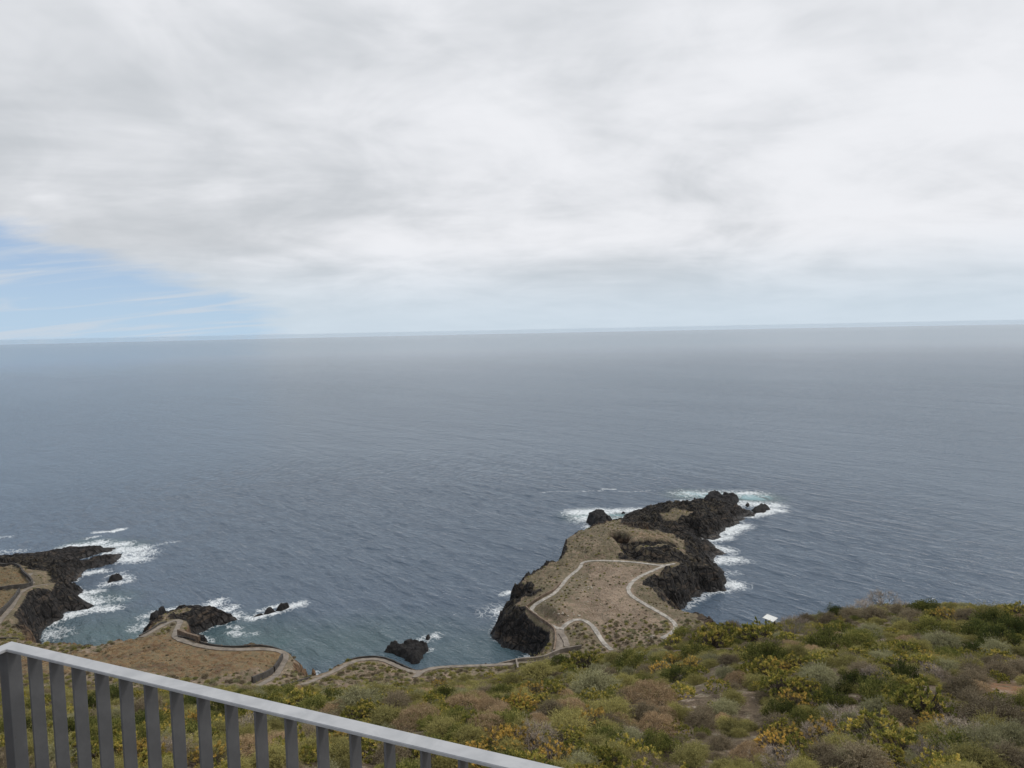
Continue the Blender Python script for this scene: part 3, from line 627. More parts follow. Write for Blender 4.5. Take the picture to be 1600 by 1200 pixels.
for i, (tone, hgt, thk, lab, P) in enumerate(WALLS):
    Q = resample(P, 1.2)
    Q[:, 2] = np.minimum(bil(Z, gx[0], gy[0], GS, Q[:, 0], Q[:, 1]), bil(TC, cx[0], cy[0], 2.0, Q[:, 0], Q[:, 1]) + 0.3)
    for _ in range(3): Q[1:-1, 2] = 0.25 * Q[:-2, 2] + 0.5 * Q[1:-1, 2] + 0.25 * Q[2:, 2]
    V, F = ribbon(Q, thk, hgt, 1.5, 50 + i)
    set_props(link('wall', mesh('wall', V, F), {'concrete': m_conc2, 'brown': m_brownwall, 'dark': m_darkwall}[tone]), lab, 'wall')

# ------------------------------------------------------------------ rocks standing in the sea
m_lava, t = material('black_lava')
pos = t.n('ShaderNodeNewGeometry').outputs[0]
nm = t.noise(pos, 0.6, 6, 0.65); nf = t.noise(pos, 3.0, 5, 0.65)
lc = t.mix(t.ramp(nm, 0.35, 0.7), (0.009, 0.009, 0.0095), (0.032, 0.029, 0.028)); lc = t.mix(t.ramp(nf, 0.6, 0.8), lc, (0.058, 0.050, 0.044))
bs = t.n('ShaderNodeBsdfPrincipled', {'Base Color': lc, 'Roughness': 0.8, 'Specular IOR Level': 0.25})
t.set(bs.inputs['Normal'], t.bump(nf, 1.0, 0.4)); t.out(bs.outputs[0])
def sea_rock(lab, f, pts, h, seed, name='sea_rock', group=None):
    P = np.array([at_z(*f(*p), 0)[:2] for p in pts]); c = P.mean(0)
    ext = (P.max(0) - P.min(0)).max(); st = max(0.16, min(0.45, ext / 60))
    X, Y = np.meshgrid(np.arange(P[:, 0].min() - 2, P[:, 0].max() + 2, st), np.arange(P[:, 1].min() - 2, P[:, 1].max() + 2, st))
    dd = seg_dist(X, Y, P, closed=True); dd = np.where(inside(X, Y, P), dd, -dd)
    dd = dd + 0.5 * fbm(X / 2.5, Y / 2.5, seed, 3) * min(1, ext / 8)
    h = h * 0.72; wdt = max(0.5, min(3.0, dd.max() * 0.55)); tt = np.clip(dd / wdt, 0, 1)
    f1, f2, cv = worley(X / 1.9, Y / 1.9, seed + 3)
    z = np.where(dd > 0, h * (1 - (1 - tt) ** 2) * (0.62 + 0.5 * cv) + 0.22 * h * ridged(X / 3.2, Y / 3.2, seed, 4) * sstep(dd, 0, 1.2), dd * 1.2)
    z = z + 0.10 * h * fbm(X / 0.7, Y / 0.7, seed + 9, 2) * (dd > 0)
    V = np.stack([X - c[0], Y - c[1], z], -1).reshape(-1, 3)
    zm = np.maximum.reduce([z[:-1, :-1], z[1:, :-1], z[:-1, 1:], z[1:, 1:]])
    V, q, _ = compact(V, grid_quads(X.shape[1], X.shape[0], zm > -1.3))
    set_props(link(name, quad_mesh(name, V, q, smooth=False), m_lava, loc=(c[0], c[1], 0)), lab, 'rock', group)
G_ = 'rocks standing in the sea off the shore'
sea_rock('jagged black rock in the sea below the low point path', Z3, [(780, 606), (830, 570), (890, 550), (940, 560), (1000, 540), (1050, 528), (1100, 540), (1162, 572), (1130, 600), (1115, 640), (1065, 692), (1010, 694), (960, 655), (880, 615)], 3.2, 11, group=G_)
sea_rock('small wave-washed rock beyond the jagged black rock', Z3, [(1122, 492), (1150, 468), (1163, 476), (1142, 500)], 1.6, 12, group=G_)
sea_rock('lone small black rock right of the left headland', Z1, [(846, 648), (858, 620), (900, 604), (946, 600), (952, 622), (900, 642)], 2.2, 13, group=G_)
sea_rock('middle piece of the low reef in the open bay', Z2, [(1060, 302), (1078, 272), (1130, 260), (1144, 280), (1110, 298)], 2.0, 14, group=G_)
sea_rock('longest rightmost piece of the low reef in the open bay', Z2, [(1148, 276), (1190, 248), (1256, 232), (1262, 254), (1200, 274)], 2.2, 15, group=G_)
sea_rock('flat leftmost piece of the low reef in the open bay', Z2, [(982, 322), (1038, 300), (1062, 305), (1010, 320)], 1.0, 16, group=G_)
sea_rock('black rock off the left side of the small point', Z2, [(168, 342), (200, 313), (240, 293), (290, 270), (300, 288), (250, 312), (225, 337), (200, 352)], 2.6, 17, group=G_)
sea_rock('low boulder in the foam at the small point tip', Z2, [(732, 318), (770, 306), (778, 320), (750, 326)], 1.2, 18, group=G_)
sea_rock('boulder group at the foot of the small point cliff', Z2, [(518, 492), (560, 460), (600, 478), (632, 515), (600, 527), (550, 517)], 1.5, 19, group=G_)
sea_rock('rounded dark islet left of the peninsula summit', Z4, [(565, 240), (580, 226), (620, 219), (670, 228), (698, 245), (704, 268), (680, 290), (640, 320), (600, 337), (584, 312), (600, 272), (580, 256)], 5.5, 20, group=G_)
sea_rock('knobbly black rock standing at the far tip of the peninsula', Z4, [(1148, 135), (1170, 120), (1210, 113), (1255, 130), (1320, 121), (1330, 142), (1300, 165), (1230, 185), (1180, 170)], 5.0, 21, group=G_)
sea_rock('small rock in the surf left of the peninsula tip', Z4, [(1094, 137), (1106, 130), (1120, 148), (1108, 153)], 1.8, 22, group=G_)
sea_rock('tiny rock in the whitewater beyond the rounded islet', Z4, [(576, 200), (600, 197), (607, 207), (588, 210)], 1.2, 23, group=G_)
sea_rock('tiny rock in the whitewater left of the black ridge', Z4, [(738, 198), (754, 192), (760, 199)], 1.0, 24, group=G_)
sea_rock('small upright rock right of the peninsula tip', Z4, [(1358, 163), (1370, 152), (1382, 160), (1370, 170)], 1.6, 25, group=G_)
sea_rock('outermost black rocks at the right end of the peninsula', Z4, [(1388, 186), (1440, 158), (1484, 178), (1450, 194), (1400, 202)], 2.6, 26, group=G_)

# ------------------------------------------------------------------ the railing and the platform it stands on
m_steel, t = material('grey_painted_steel')
co = t.n('ShaderNodeTexCoord').outputs[3]
nz = t.noise(co, 9, 6, 0.6); nz2 = t.noise(co, 60, 4, 0.6)
c = t.mix(t.ramp(nz, 0.35, 0.7), (0.082, 0.084, 0.089), (0.110, 0.112, 0.117)); c = t.mix(t.ramp(nz2, 0.68, 0.75), c, (0.075, 0.07, 0.066))
p = t.n('ShaderNodeBsdfPrincipled', {'Base Color': c, 'Roughness': t.math('ADD', 0.42, t.math('MULTIPLY', nz, 0.2)), 'Specular IOR Level': 0.45}); t.set(p.inputs['Normal'], t.bump(nz2, 1.0, 0.0006)); t.out(p.outputs[0])
m_rail, t = material('worn_handrail_paint')
co = t.n('ShaderNodeTexCoord').outputs[3]
nz = t.noise(t.mapping(co, scale=(1, 1, 1)), 14, 7, 0.65, 0.6); nz2 = t.noise(co, 3.2, 4, 0.5); nz3 = t.noise(co, 120, 3, 0.6)
c = t.mix(t.ramp(nz, 0.3, 0.72), (0.31, 0.318, 0.328), (0.42, 0.425, 0.432)); c = t.mix(t.math('MULTIPLY', t.ramp(nz2, 0.45, 0.7), 0.6), c, (0.36, 0.37, 0.38)); c = t.mix(t.ramp(nz3, 0.70, 0.76), c, (0.22, 0.21, 0.20))
p = t.n('ShaderNodeBsdfPrincipled', {'Base Color': c, 'Roughness': t.math('ADD', 0.34, t.math('MULTIPLY', nz, 0.25)), 'Specular IOR Level': 0.5}); t.out(p.outputs[0])
RAIL_Z = EYE[2] - 0.85
A0 = at_z(14, 1008, RAIL_Z); A1 = at_z(838, 1200, RAIL_Z)
rd = (A1 - A0)[:2]; RL = np.linalg.norm(rd); rd /= RL; rang = math.atan2(rd[1], rd[0])
RAIL_H = 1.05
rail = set_props(empty('railing', (A0[0], A0[1], RAIL_Z - RAIL_H), rang), 'grey metal railing with flat upright bars and pale worn handrail', 'railing')
LEN = 2.9
bm = bmesh.new()   # handrail: flat bar, a run along x and a run back along -y from the corner
RW_, RT_ = 0.040, 0.008
o_ = [(-RW_ / 2, RW_ / 2), (LEN, RW_ / 2), (LEN, -RW_ / 2), (RW_ / 2, -RW_ / 2), (RW_ / 2, -1.7), (-RW_ / 2, -1.7)]
vt = [bm.verts.new((x, y, RAIL_H)) for x, y in o_]; vb = [bm.verts.new((x, y, RAIL_H - RT_)) for x, y in o_]
bm.faces.new(vt[::-1]); bm.faces.new(vb)
for i in range(6): bm.faces.new((vt[i], vt[(i + 1) % 6], vb[(i + 1) % 6], vb[i]))
bmesh.ops.recalc_face_normals(bm, faces=bm.faces[:])
bmesh.ops.bevel(bm, geom=bm.edges[:], offset=0.0012, segments=2, affect='EDGES')
link('handrail', bm_mesh('handrail', bm), m_rail, rail)
bm = bmesh.new(); box_bm(bm, (0, 0, (RAIL_H - RT_) / 2 - 0.001), (0.038, 0.038, RAIL_H - RT_)); link('corner_post', bm_mesh('corner_post', bm, 0.002), m_steel, rail)
bm = bmesh.new(); box_bm(bm, (0, 0, 0.0), (0.006, 0.036, RAIL_H - RT_ - 0.07)); bar_me = bm_mesh('baluster', bm, 0.0012); bar_me.materials.append(m_steel)
zb = 0.07 + (RAIL_H - RT_ - 0.07) / 2 - 0.001
def along(px):          # distance along the rail of the bar whose head stands at this column of the photo
    best = min(np.linspace(0, 1.9, 3801), key=lambda s_: abs(proj(A0 + np.array((rd[0], rd[1], 0)) * s_)[0] - px))
    return best
def proj(P):
    q = CM.T @ (np.asarray(P) - EYE); return (800 + F_PX * q[0] / -q[2], 600 - F_PX * q[1] / -q[2])
s1, s2 = along(53), along(723)
SP_ = (s2 - s1) / 15
print('bar spacing', SP_, 'first', s1, 'rail', A0, A1)
k = 0
while s1 + k * SP_ < LEN - 0.02:
    link('baluster', bar_me, None, rail, (s1 + k * SP_, 0, zb)); k += 1
for k in range(1, 16):
    o = link('baluster', bar_me, None, rail, (0, -k * SP_ - 0.01, zb)); o.rotation_euler = (0, 0, math.pi / 2)
bm = bmesh.new(); box_bm(bm, (s1 + SP_ + 0.0062, -0.012, RAIL_H - 0.385), (0.006, 0.010, 0.06)); link('bracket_tab', bm_mesh('bracket_tab', bm, 0.001), m_rail, rail)
bm = bmesh.new(); box_bm(bm, (s1 + SP_ + 0.0095, -0.012, RAIL_H - 0.366), (0.001, 0.005, 0.005)); link('bolt_hole', bm_mesh('bolt_hole', bm), simple('dark_hole', (0.01, 0.01, 0.01)), rail)
bm = bmesh.new(); box_bm(bm, (LEN / 2, 0, 0.066), (LEN, 0.036, 0.008)); link('bottom_rail', bm_mesh('bottom_rail', bm, 0.001), m_steel, rail)
bm = bmesh.new(); box_bm(bm, (0, -0.86, 0.066), (0.036, 1.66, 0.008)); link('bottom_rail', bm_mesh('bottom_rail', bm, 0.001), m_steel, rail)
for x, y in ((LEN - 0.02, 0), (0, -1.68)):
    bm = bmesh.new(); box_bm(bm, (x, y, (RAIL_H - RT_) / 2), (0.036, 0.036, RAIL_H - RT_ - 0.002)); link('end_post', bm_mesh('end_post', bm, 0.002), m_steel, rail)
bm = bmesh.new(); box_bm(bm, (LEN / 2 - 0.1, -1.1, -1.6), (LEN + 0.2, 2.6, 3.2))
plat = link('platform', bm_mesh('platform', bm, 0.02), m_conc); plat.location = rail.location; plat.rotation_euler = rail.rotation_euler
set_props(plat, kind='structure')

# ------------------------------------------------------------------ information panel on the slope
m_black = simple('black_metal', (0.02, 0.02, 0.021), 0.6)
m_board, t = material('panel_print')
co = t.n('ShaderNodeTexCoord').outputs[0]
br = t.n('ShaderNodeTexBrick', {0: t.mapping(co, scale=(1, 1, 1)), 'Scale': 5.0, 'Mortar Size': 0.03})
c = t.mix(t.ramp(t.noise(t.mapping(co, scale=(3, 30, 1)), 4.0, 3), 0.58, 0.66), (0.78, 0.78, 0.74), (0.45, 0.47, 0.46))
p = t.n('ShaderNodeBsdfPrincipled', {'Base Color': c, 'Roughness': 0.35}); t.out(p.outputs[0])
pp = on_ground(1202, 984)
pc = at_y(1203.5, 966.3, pp[1]); ph = max(0.9, pc[2] - height(pp[0], pp[1]))
panel = set_props(empty('information_panel', (pc[0], pp[1], height(pc[0], pp[1])), math.radians(-57)), 'white slanted information panel on two dark posts among the crest shrubs', 'information panel')
R_ = Matrix.Rotation(math.radians(16), 4, 'X')
bm = bmesh.new(); box_bm(bm, (0, 0, ph), (0.92, 0.56, 0.02), R_); link('board', bm_mesh('board', bm, 0.003), m_board, panel)
bm = bmesh.new()
for y in (-0.285, 0.285): box_bm(bm, R_ @ Vector((0, y, 0)) + Vector((0, 0, ph)), (0.96, 0.02, 0.034), R_)
for x in (-0.475, 0.475): box_bm(bm, R_ @ Vector((x, 0, 0)) + Vector((0, 0, ph)), (0.02, 0.56, 0.036), R_)
link('frame', bm_mesh('frame', bm, 0.002), simple('panel_frame', (0.5, 0.5, 0.48), 0.5), panel)
for x in (-0.38, 0.38):
    bm = bmesh.new(); box_bm(bm, (x, 0.0, (ph - 0.02) / 2 - 0.15), (0.07, 0.07, ph + 0.25)); link('post', bm_mesh('post', bm, 0.005), m_black, panel)

# ------------------------------------------------------------------ shrubs
rs = np.random.RandomState(7)
def unit(v): return v / (np.linalg.norm(v, axis=-1, keepdims=True) + 1e-9)
def leaves(cen, dirs, ln, wd, r):
    """diamond leaves: base, two shoulders, tip"""
    n = len(cen); side = unit(np.cross(dirs, r.randn(n, 3)))
    nrm = np.cross(dirs, side)
    ln = np.broadcast_to(ln, n)[:, None]; wd = np.broadcast_to(wd, n)[:, None]
    mid = cen + dirs * ln * 0.55 + nrm * ln * 0.08
    return np.stack([cen, mid + side * wd / 2, cen + dirs * ln, mid - side * wd / 2], 1).reshape(-1, 3)
def twigs(a, b, w0, w1, r):
    """thin tapered strips from a to b"""
    n = len(a); d = unit(b - a); s = unit(np.cross(d, r.randn(n, 3)))
    w0 = np.broadcast_to(w0, n)[:, None]; w1 = np.broadcast_to(w1, n)[:, None]
    return np.stack([a - s * w0 / 2, a + s * w0 / 2, b + s * w1 / 2, b - s * w1 / 2], 1).reshape(-1, 3)
def tubes(a, b, w0, w1):
    """three-sided stems"""
    n = len(a); d = unit(b - a); s = unit(np.cross(d, np.array((0.31, 0.17, 0.93)))); q = np.cross(d, s)
    V = []
    for k in range(3):
        e = s * math.cos(k * 2.094) + q * math.sin(k * 2.094)
        V += [a + e * np.broadcast_to(w0, n)[:, None], b + e * np.broadcast_to(w1, n)[:, None]]
    V = np.stack(V, 1).reshape(-1, 3); base = np.arange(n)[:, None] * 6
    F = np.concatenate([base + np.array(x) for x in ((0, 2, 3, 1), (2, 4, 5, 3), (4, 0, 1, 5))])
    return V, F
def dome_pts(n, r, hgt, lump=0.25, seed=0, inner=0.75):
    """points in the outer shell of an uneven dome one metre in radius"""
    th = r.rand(n) * 2 * math.pi; cz = r.rand(n) ** 0.75
    d = np.c_[np.sqrt(1 - cz ** 2) * np.cos(th), np.sqrt(1 - cz ** 2) * np.sin(th), cz]
    R = 1 + lump * (perlin(d[:, 0] * 2.1 + 5, d[:, 1] * 2.1 + d[:, 2] * 1.3, seed) + 0.7 * perlin(d[:, 0] * 4.7, d[:, 1] * 4.7 + d[:, 2] * 3, seed + 4))
    R = R * (inner + (1 - inner) * r.rand(n) ** 0.4)
    P = d * R[:, None]; P[:, 2] *= hgt
    return P, d
def fol_mesh(name, V, tone):
    me = quad_mesh(name, V, np.arange(len(V)).reshape(-1, 4), smooth=False)
    fattr(me, 'tone', np.repeat(tone, 4)); return me
def stem_mesh(name, V, F): return quad_mesh(name, V, F, smooth=False)

def make_rosette(seed, tips=130, hgt=0.8, ln=0.085, per=13, lump=0.3, bloom=0.5):
    r = np.random.RandomState(seed)
    P, d = dome_pts(tips, r, hgt, lump, seed, 0.78)
    ax = unit(d + np.array((0, 0, 0.55)) + 0.25 * r.randn(tips, 3))
    cen = np.repeat(P, per, 0); A = np.repeat(ax, per, 0)
    n = len(cen); ph = r.rand(n) * 2 * math.pi; s = unit(np.cross(A, r.randn(n, 3))); q = np.cross(A, s)
    op = np.repeat(0.5 + 0.6 * r.rand(tips), per) * (0.5 + r.rand(n))
    L = unit(A * np.cos(op)[:, None] + (s * np.cos(ph)[:, None] + q * np.sin(ph)[:, None]) * np.sin(op)[:, None])
    cen = cen + A * (r.rand(n) * 0.09 - 0.05)[:, None]
    V = leaves(cen, L, ln * (0.7 + 0.6 * r.rand(n)), ln * 0.42, r)
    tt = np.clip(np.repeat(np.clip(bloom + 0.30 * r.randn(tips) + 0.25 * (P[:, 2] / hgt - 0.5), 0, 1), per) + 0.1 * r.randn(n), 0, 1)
    base = np.c_[0.12 * r.randn(tips, 2), np.full(tips, -0.15)]
    mid = P * 0.55 + base * 0.3 + np.c_[np.zeros((tips, 2)), np.full(tips, 0.06)]
    Vs, Fs = tubes(np.r_[base, mid], np.r_[mid, P], np.r_[np.full(tips, 0.016), np.full(tips, 0.010)], np.r_[np.full(tips, 0.010), np.full(tips, 0.006)])
    return fol_mesh('foliage', V, tt), stem_mesh('stems', Vs, Fs)
def make_leafy(seed, n=2600, hgt=0.75, ln=0.07, lump=0.4):
    r = np.random.RandomState(seed)
    k = 70; C0, d0 = dome_pts(k, r, hgt, lump, seed, 0.6)
    idx = r.randint(0, k, n); off = unit(r.randn(n, 3)) * (r.rand(n) ** 0.5 * 0.24)[:, None]
    cen = C0[idx] + off; L = unit(off * 3 + d0[idx] * 0.6 + np.array((0, 0, 0.5)) + 0.4 * r.randn(n, 3))
    V = leaves(cen, L, ln * (0.6 + 0.8 * r.rand(n)), ln * 0.55, r)
    tt = np.clip(0.45 + 0.22 * r.randn(k)[idx] + 0.12 * r.randn(n), 0, 1)
    base = np.c_[0.15 * r.randn(k, 2), np.full(k, -0.15)]
    Vs, Fs = tubes(base, C0, np.full(k, 0.016), np.full(k, 0.006))
    return fol_mesh('foliage', V, tt), stem_mesh('stems', Vs, Fs)
def make_broom(seed, n=520, hgt=0.85, spread=1.0, leaf=5, curl=0.25):
    r = np.random.RandomState(seed)
    tip, d = dome_pts(n, r, hgt, 0.3, seed, 0.55)
    base = np.c_[0.16 * r.randn(n, 2), np.full(n, -0.12)]
    m1 = base * 0.55 + tip * 0.38 + np.c_[np.zeros((n, 2)), 0.10 + 0.10 * r.rand(n)] + 0.05 * r.randn(n, 3)
    m2 = base * 0.2 + tip * 0.74 + np.c_[np.zeros((n, 2)), 0.10 + 0.06 * r.rand(n)] + 0.05 * r.randn(n, 3)
    Vs, Fs = tubes(np.r_[base[:160], m1[:160]], np.r_[m1[:160], m2[:160]], np.r_[np.full(160, 0.010), np.full(160, 0.007)], np.r_[np.full(160, 0.007), np.full(160, 0.004)])
    fork = m2 + 0.16 * r.randn(n, 3) + (tip - m2) * 0.9
    parts = [twigs(m1, m2, 0.009, 0.007, r), twigs(m2, tip, 0.008, 0.004, r), twigs(m2, fork, 0.007, 0.004, r)]
    tn = [np.full(n, 0.3) + 0.15 * r.randn(n), 0.5 + 0.2 * r.randn(n), 0.5 + 0.2 * r.randn(n)]
    for A, B in ((m2, tip), (m2, fork), (m1, m2)):
        f = r.rand(n * leaf); ia = np.repeat(np.arange(n), leaf)
        cen = A[ia] + (B - A)[ia] * f[:, None]; L = unit(unit((B - A)[ia]) + 0.7 * r.randn(n * leaf, 3))
        parts.append(leaves(cen, L, 0.055 * (0.6 + 0.8 * r.rand(n * leaf)), 0.018, r)); tn.append(np.clip(0.62 + 0.22 * r.randn(n * leaf), 0, 1))
    return fol_mesh('foliage', np.concatenate(parts), np.clip(np.concatenate(tn), 0, 1)), stem_mesh('stems', Vs, Fs)
def make_cushion(seed, n=4200, hgt=0.7, lump=0.3):
    r = np.random.RandomState(seed)
    P, d = dome_pts(n, r, hgt, lump, seed, 0.8)
    T = unit(np.cross(d, r.randn(n, 3)) + 0.5 * d + 0.25 * r.randn(n, 3)); L = 0.09 + 0.10 * r.rand(n)
    Q = P + T * L[:, None]
    bend = (P + Q) / 2 + d * (0.02 + 0.02 * r.rand(n))[:, None]
    V = np.concatenate([twigs(P, bend, 0.008, 0.008, r), twigs(bend, Q, 0.008, 0.004, r)])
    tt = np.clip(0.5 + 0.25 * r.randn(n), 0, 1)
    m = 90; base = np.c_[0.2 * r.randn(m, 2), np.full(m, -0.12)]
    Vs, Fs = tubes(base, P[:m] * 0.9, np.full(m, 0.013), np.full(m, 0.006))
    return fol_mesh('foliage', V, np.r_[tt, tt]), stem_mesh('stems', Vs, Fs)
def make_bare(seed, hgt=1.0, trunks=9, depth=4, spread=0.5):
    r = np.random.RandomState(seed); A, B, W0, W1 = [], [], [], []; tw = []
    def grow_(p, d, L, w_, k):
        q = p + d * L; A.append(p); B.append(q); W0.append(w_); W1.append(w_ * 0.72)
        if k == 0:
            for _ in range(5):
                e = unit(d + 0.55 * r.randn(3)); f_ = r.rand(); tw.append((p + (q - p) * f_, p + (q - p) * f_ + e * (0.10 + 0.14 * r.rand())))
            return
        for _ in range(3 if k > 1 else 2 + r.randint(2)):
            grow_(q, unit(d + spread * r.randn(3) + np.array((0, 0, 0.12))), L * (0.62 + 0.25 * r.rand()), w_ * 0.66, k - 1)
    for i in range(trunks):
        a = 2 * math.pi * i / trunks + r.rand(); e = unit(np.array((math.cos(a) * 0.75, math.sin(a) * 0.75, 0.45 + 0.7 * r.rand())))
        grow_(np.array((0.05 * math.cos(a), 0.05 * math.sin(a), -0.12)), e * np.array((1, 1, hgt)), 0.42, 0.016, depth - 1)
    Vs, Fs = tubes(np.array(A), np.array(B), np.array(W0), np.array(W1))
    T = np.array(tw); n = len(T)
    V = twigs(T[:, 0], T[:, 1], 0.007, 0.004, r)
    return fol_mesh('twigs', V, np.clip(0.5 + 0.25 * r.randn(n), 0, 1)), stem_mesh('branches', Vs, Fs)

def foliage_mat(name, lo, mid, hi, transl=0.22, jit=0.3):
    m, t = material(name)
    tone = t.attr('tone'); rnd = t.n('ShaderNodeObjectInfo').outputs['Random']
    tone = t.math('ADD', tone, t.math('MULTIPLY', t.math('SUBTRACT', rnd, 0.5), jit), clamp=True)
    cr = t.n('ShaderNodeValToRGB', {0: tone}); el = cr.color_ramp.elements
    el[0].position = 0.1; el[0].color = (*lo, 1); el[1].position = 0.95; el[1].color = (*hi, 1)
    e = el.new(0.52); e.color = (*mid, 1)
    val = t.n('ShaderNodeHueSaturation', {'Value': t.math('ADD', 1.03, t.math('MULTIPLY', t.math('FRACT', t.math('MULTIPLY', rnd, 7.31)), 0.5)), 'Saturation': 0.93, 'Color': cr.outputs[0]}).outputs[0]
    d = t.n('ShaderNodeBsdfDiffuse', {0: val, 1: 0.5}); tr = t.n('ShaderNodeBsdfTranslucent', {0: val})
    t.out(t.n('ShaderNodeMixShader', {0: transl, 1: d.outputs[0], 2: tr.outputs[0]}).outputs[0])
    return m
m_stem = simple('dark_stem_bark', (0.085, 0.068, 0.054), 0.9, 0.3, 6)
m_grey = simple('grey_bare_wood', (0.20, 0.18, 0.155), 0.9, 0.3, 6)
SPEC = {   # key: (name, adjective for labels, mesh makers, foliage material, stem material, height ratio)
    'Y': ('leafy_shrub', 'yellow-green leafy shrub', [lambda s: make_rosette(s, 180, 0.78, 0.105, 14, 0.34, 0.33)] * 3, foliage_mat('yellow_green_leaf', (0.130, 0.142, 0.030), (0.290, 0.262, 0.052), (0.560, 0.430, 0.085)), m_stem),
    'O': ('leafy_shrub', 'orange-yellow leafy shrub', [lambda s: make_rosette(s, 120, 0.8, 0.105, 13, 0.42, 0.5)] * 3, foliage_mat('orange_yellow_leaf', (0.20, 0.165, 0.045), (0.40, 0.275, 0.060), (0.58, 0.390, 0.075)), m_stem),
    'G': ('leafy_shrub', 'mid-green leafy shrub', [lambda s: make_leafy(s, 3800, 0.75, 0.085)] * 3, foliage_mat('mid_green_leaf', (0.072, 0.088, 0.022), (0.168, 0.172, 0.045), (0.300, 0.270, 0.070)), m_stem),
    'D': ('leafy_shrub', 'dark green leafy shrub', [lambda s: make_leafy(s, 4200, 0.78, 0.08)] * 3, foliage_mat('dark_green_leaf', (0.036, 0.050, 0.016), (0.084, 0.100, 0.027), (0.180, 0.175, 0.045)), m_stem),
    'B': ('twiggy_shrub', 'olive fine-twigged shrub', [lambda s: make_broom(s, 640, 0.82, leaf=6)] * 3, foliage_mat('olive_twig', (0.120, 0.112, 0.046), (0.265, 0.245, 0.088), (0.420, 0.365, 0.115)), m_stem),
    'K': ('twiggy_shrub', 'grey-green fine-twigged shrub', [lambda s: make_broom(s, 640, 0.78, leaf=6)] * 3, foliage_mat('grey_green_twig', (0.125, 0.122, 0.068), (0.260, 0.250, 0.135), (0.390, 0.370, 0.205)), m_stem),
    'T': ('cushion_shrub', 'dry tan-brown cushion shrub', [lambda s: make_cushion(s, 5600, 0.72, 0.26)] * 3, foliage_mat('tan_dry_twig', (0.190, 0.130, 0.070), (0.380, 0.268, 0.150), (0.520, 0.400, 0.240), 0.1), m_stem),
    'R': ('twiggy_shrub', 'dull grey-brown twiggy shrub', [lambda s: make_broom(s, 640, 0.8, leaf=5)] * 3, foliage_mat('grey_brown_twig', (0.105, 0.082, 0.054), (0.215, 0.175, 0.112), (0.320, 0.265, 0.165), 0.1), m_stem),
    'W': ('bare_shrub', 'leafless grey twiggy shrub', [lambda s: make_bare(s, 0.95, 10, 4, 0.5)] * 3, foliage_mat('bare_grey_twig', (0.211, 0.168, 0.136), (0.389, 0.321, 0.258), (0.583, 0.488, 0.393), 0.05), m_grey),
}
PROTO = {}
for ki, (k, (nme, adj, mk, fm_, sm_)) in enumerate(SPEC.items()):
    PROTO[k] = []
    for j, fn_ in enumerate(mk):
        fme, sme = fn_(100 + ki * 11 + j)
        fme.materials.append(fm_); sme.materials.append(sm_); PROTO[k].append((fme, sme))

HERO = []      # (photo column, photo row of the middle of the bush, width in photo pixels, kind)
def H(ox, oy, sc, items):
    for x, y, wpx, kd in items: HERO.append((ox + x / sc, oy + y / sc, wpx / sc, kd))
H(800, 1010, 6.317, [(250, 250, 300, 'B'), (480, 170, 150, 'D'), (700, 170, 260, 'Y'), (580, 240, 150, 'Y'), (820, 420, 380, 'K'), (230, 450, 180, 'O'), (430, 450, 200, 'Y'), (90, 600, 200, 'O'), (270, 580, 160, 'Y'),
    (560, 620, 180, 'T'), (390, 660, 150, 'R'), (1200, 190, 260, 'G'), (1130, 360, 220, 'B'), (1350, 250, 200, 'R'), (1380, 500, 360, 'T'), (1300, 700, 280, 'R'), (1490, 690, 160, 'T'), (980, 660, 350, 'B'), (820, 770, 150, 'O'),
    (560, 810, 400, 'B'), (250, 950, 350, 'W'), (60, 970, 150, 'O'), (950, 910, 280, 'G'), (1200, 940, 260, 'K'), (1430, 800, 200, 'T'), (560, 960, 140, 'Y'), (650, 1090, 330, 'Y'), (1080, 1060, 250, 'Y'), (1260, 1120, 300, 'Y'),
    (400, 1140, 200, 'O'), (30, 770, 110, 'G'), (100, 860, 200, 'B'), (1450, 1000, 200, 'G'), (900, 1150, 220, 'Y'), (640, 350, 200, 'B'), (960, 290, 180, 'R'), (1010, 130, 160, 'B')])
H(600, 1040, 6.667, [(830, 430, 300, 'T'), (1080, 470, 280, 'T'), (1210, 540, 160, 'T'), (360, 570, 330, 'T'), (770, 570, 250, 'G'), (620, 330, 200, 'D'), (130, 370, 260, 'R'), (310, 370, 170, 'B'), (570, 220, 150, 'O'), (1230, 300, 170, 'G'),
    (1400, 430, 250, 'O'), (1530, 270, 190, 'O'), (1060, 650, 210, 'T'), (920, 660, 150, 'Y'), (1230, 670, 170, 'G'), (1250, 810, 280, 'O'), (1500, 800, 260, 'W'), (150, 230, 130, 'Y'), (60, 280, 150, 'B'), (1060, 280, 180, 'R'),
    (850, 160, 170, 'B'), (900, 750, 300, 'B'), (600, 700, 220, 'B'), (60, 570, 200, 'B'), (300, 950, 260, 'Y'), (600, 980, 260, 'Y'), (950, 1010, 200, 'O'), (280, 860, 260, 'R'), (420, 250, 180, 'B'), (760, 250, 180, 'B'), (1330, 160, 160, 'B'), (60, 1000, 160, 'R')])
H(400, 1050, 6.667, [(770, 300, 200, 'D'), (470, 340, 300, 'Y'), (620, 360, 240, 'G'), (320, 240, 200, 'G'), (1060, 320, 380, 'K'), (1440, 350, 250, 'R'), (850, 420, 150, 'T'), (1290, 210, 250, 'B'), (1370, 500, 300, 'B'), (1060, 470, 180, 'Y'),
    (200, 530, 220, 'K'), (530, 670, 220, 'R'), (200, 790, 210, 'T'), (540, 860, 240, 'B'), (200, 960, 200, 'B'), (830, 650, 160, 'Y'), (930, 740, 160, 'O'), (870, 900, 240, 'B'), (1200, 720, 260, 'D'), (1290, 880, 160, 'Y'), (1500, 860, 160, 'Y'), (420, 500, 200, 'G'), (700, 560, 180, 'R')])
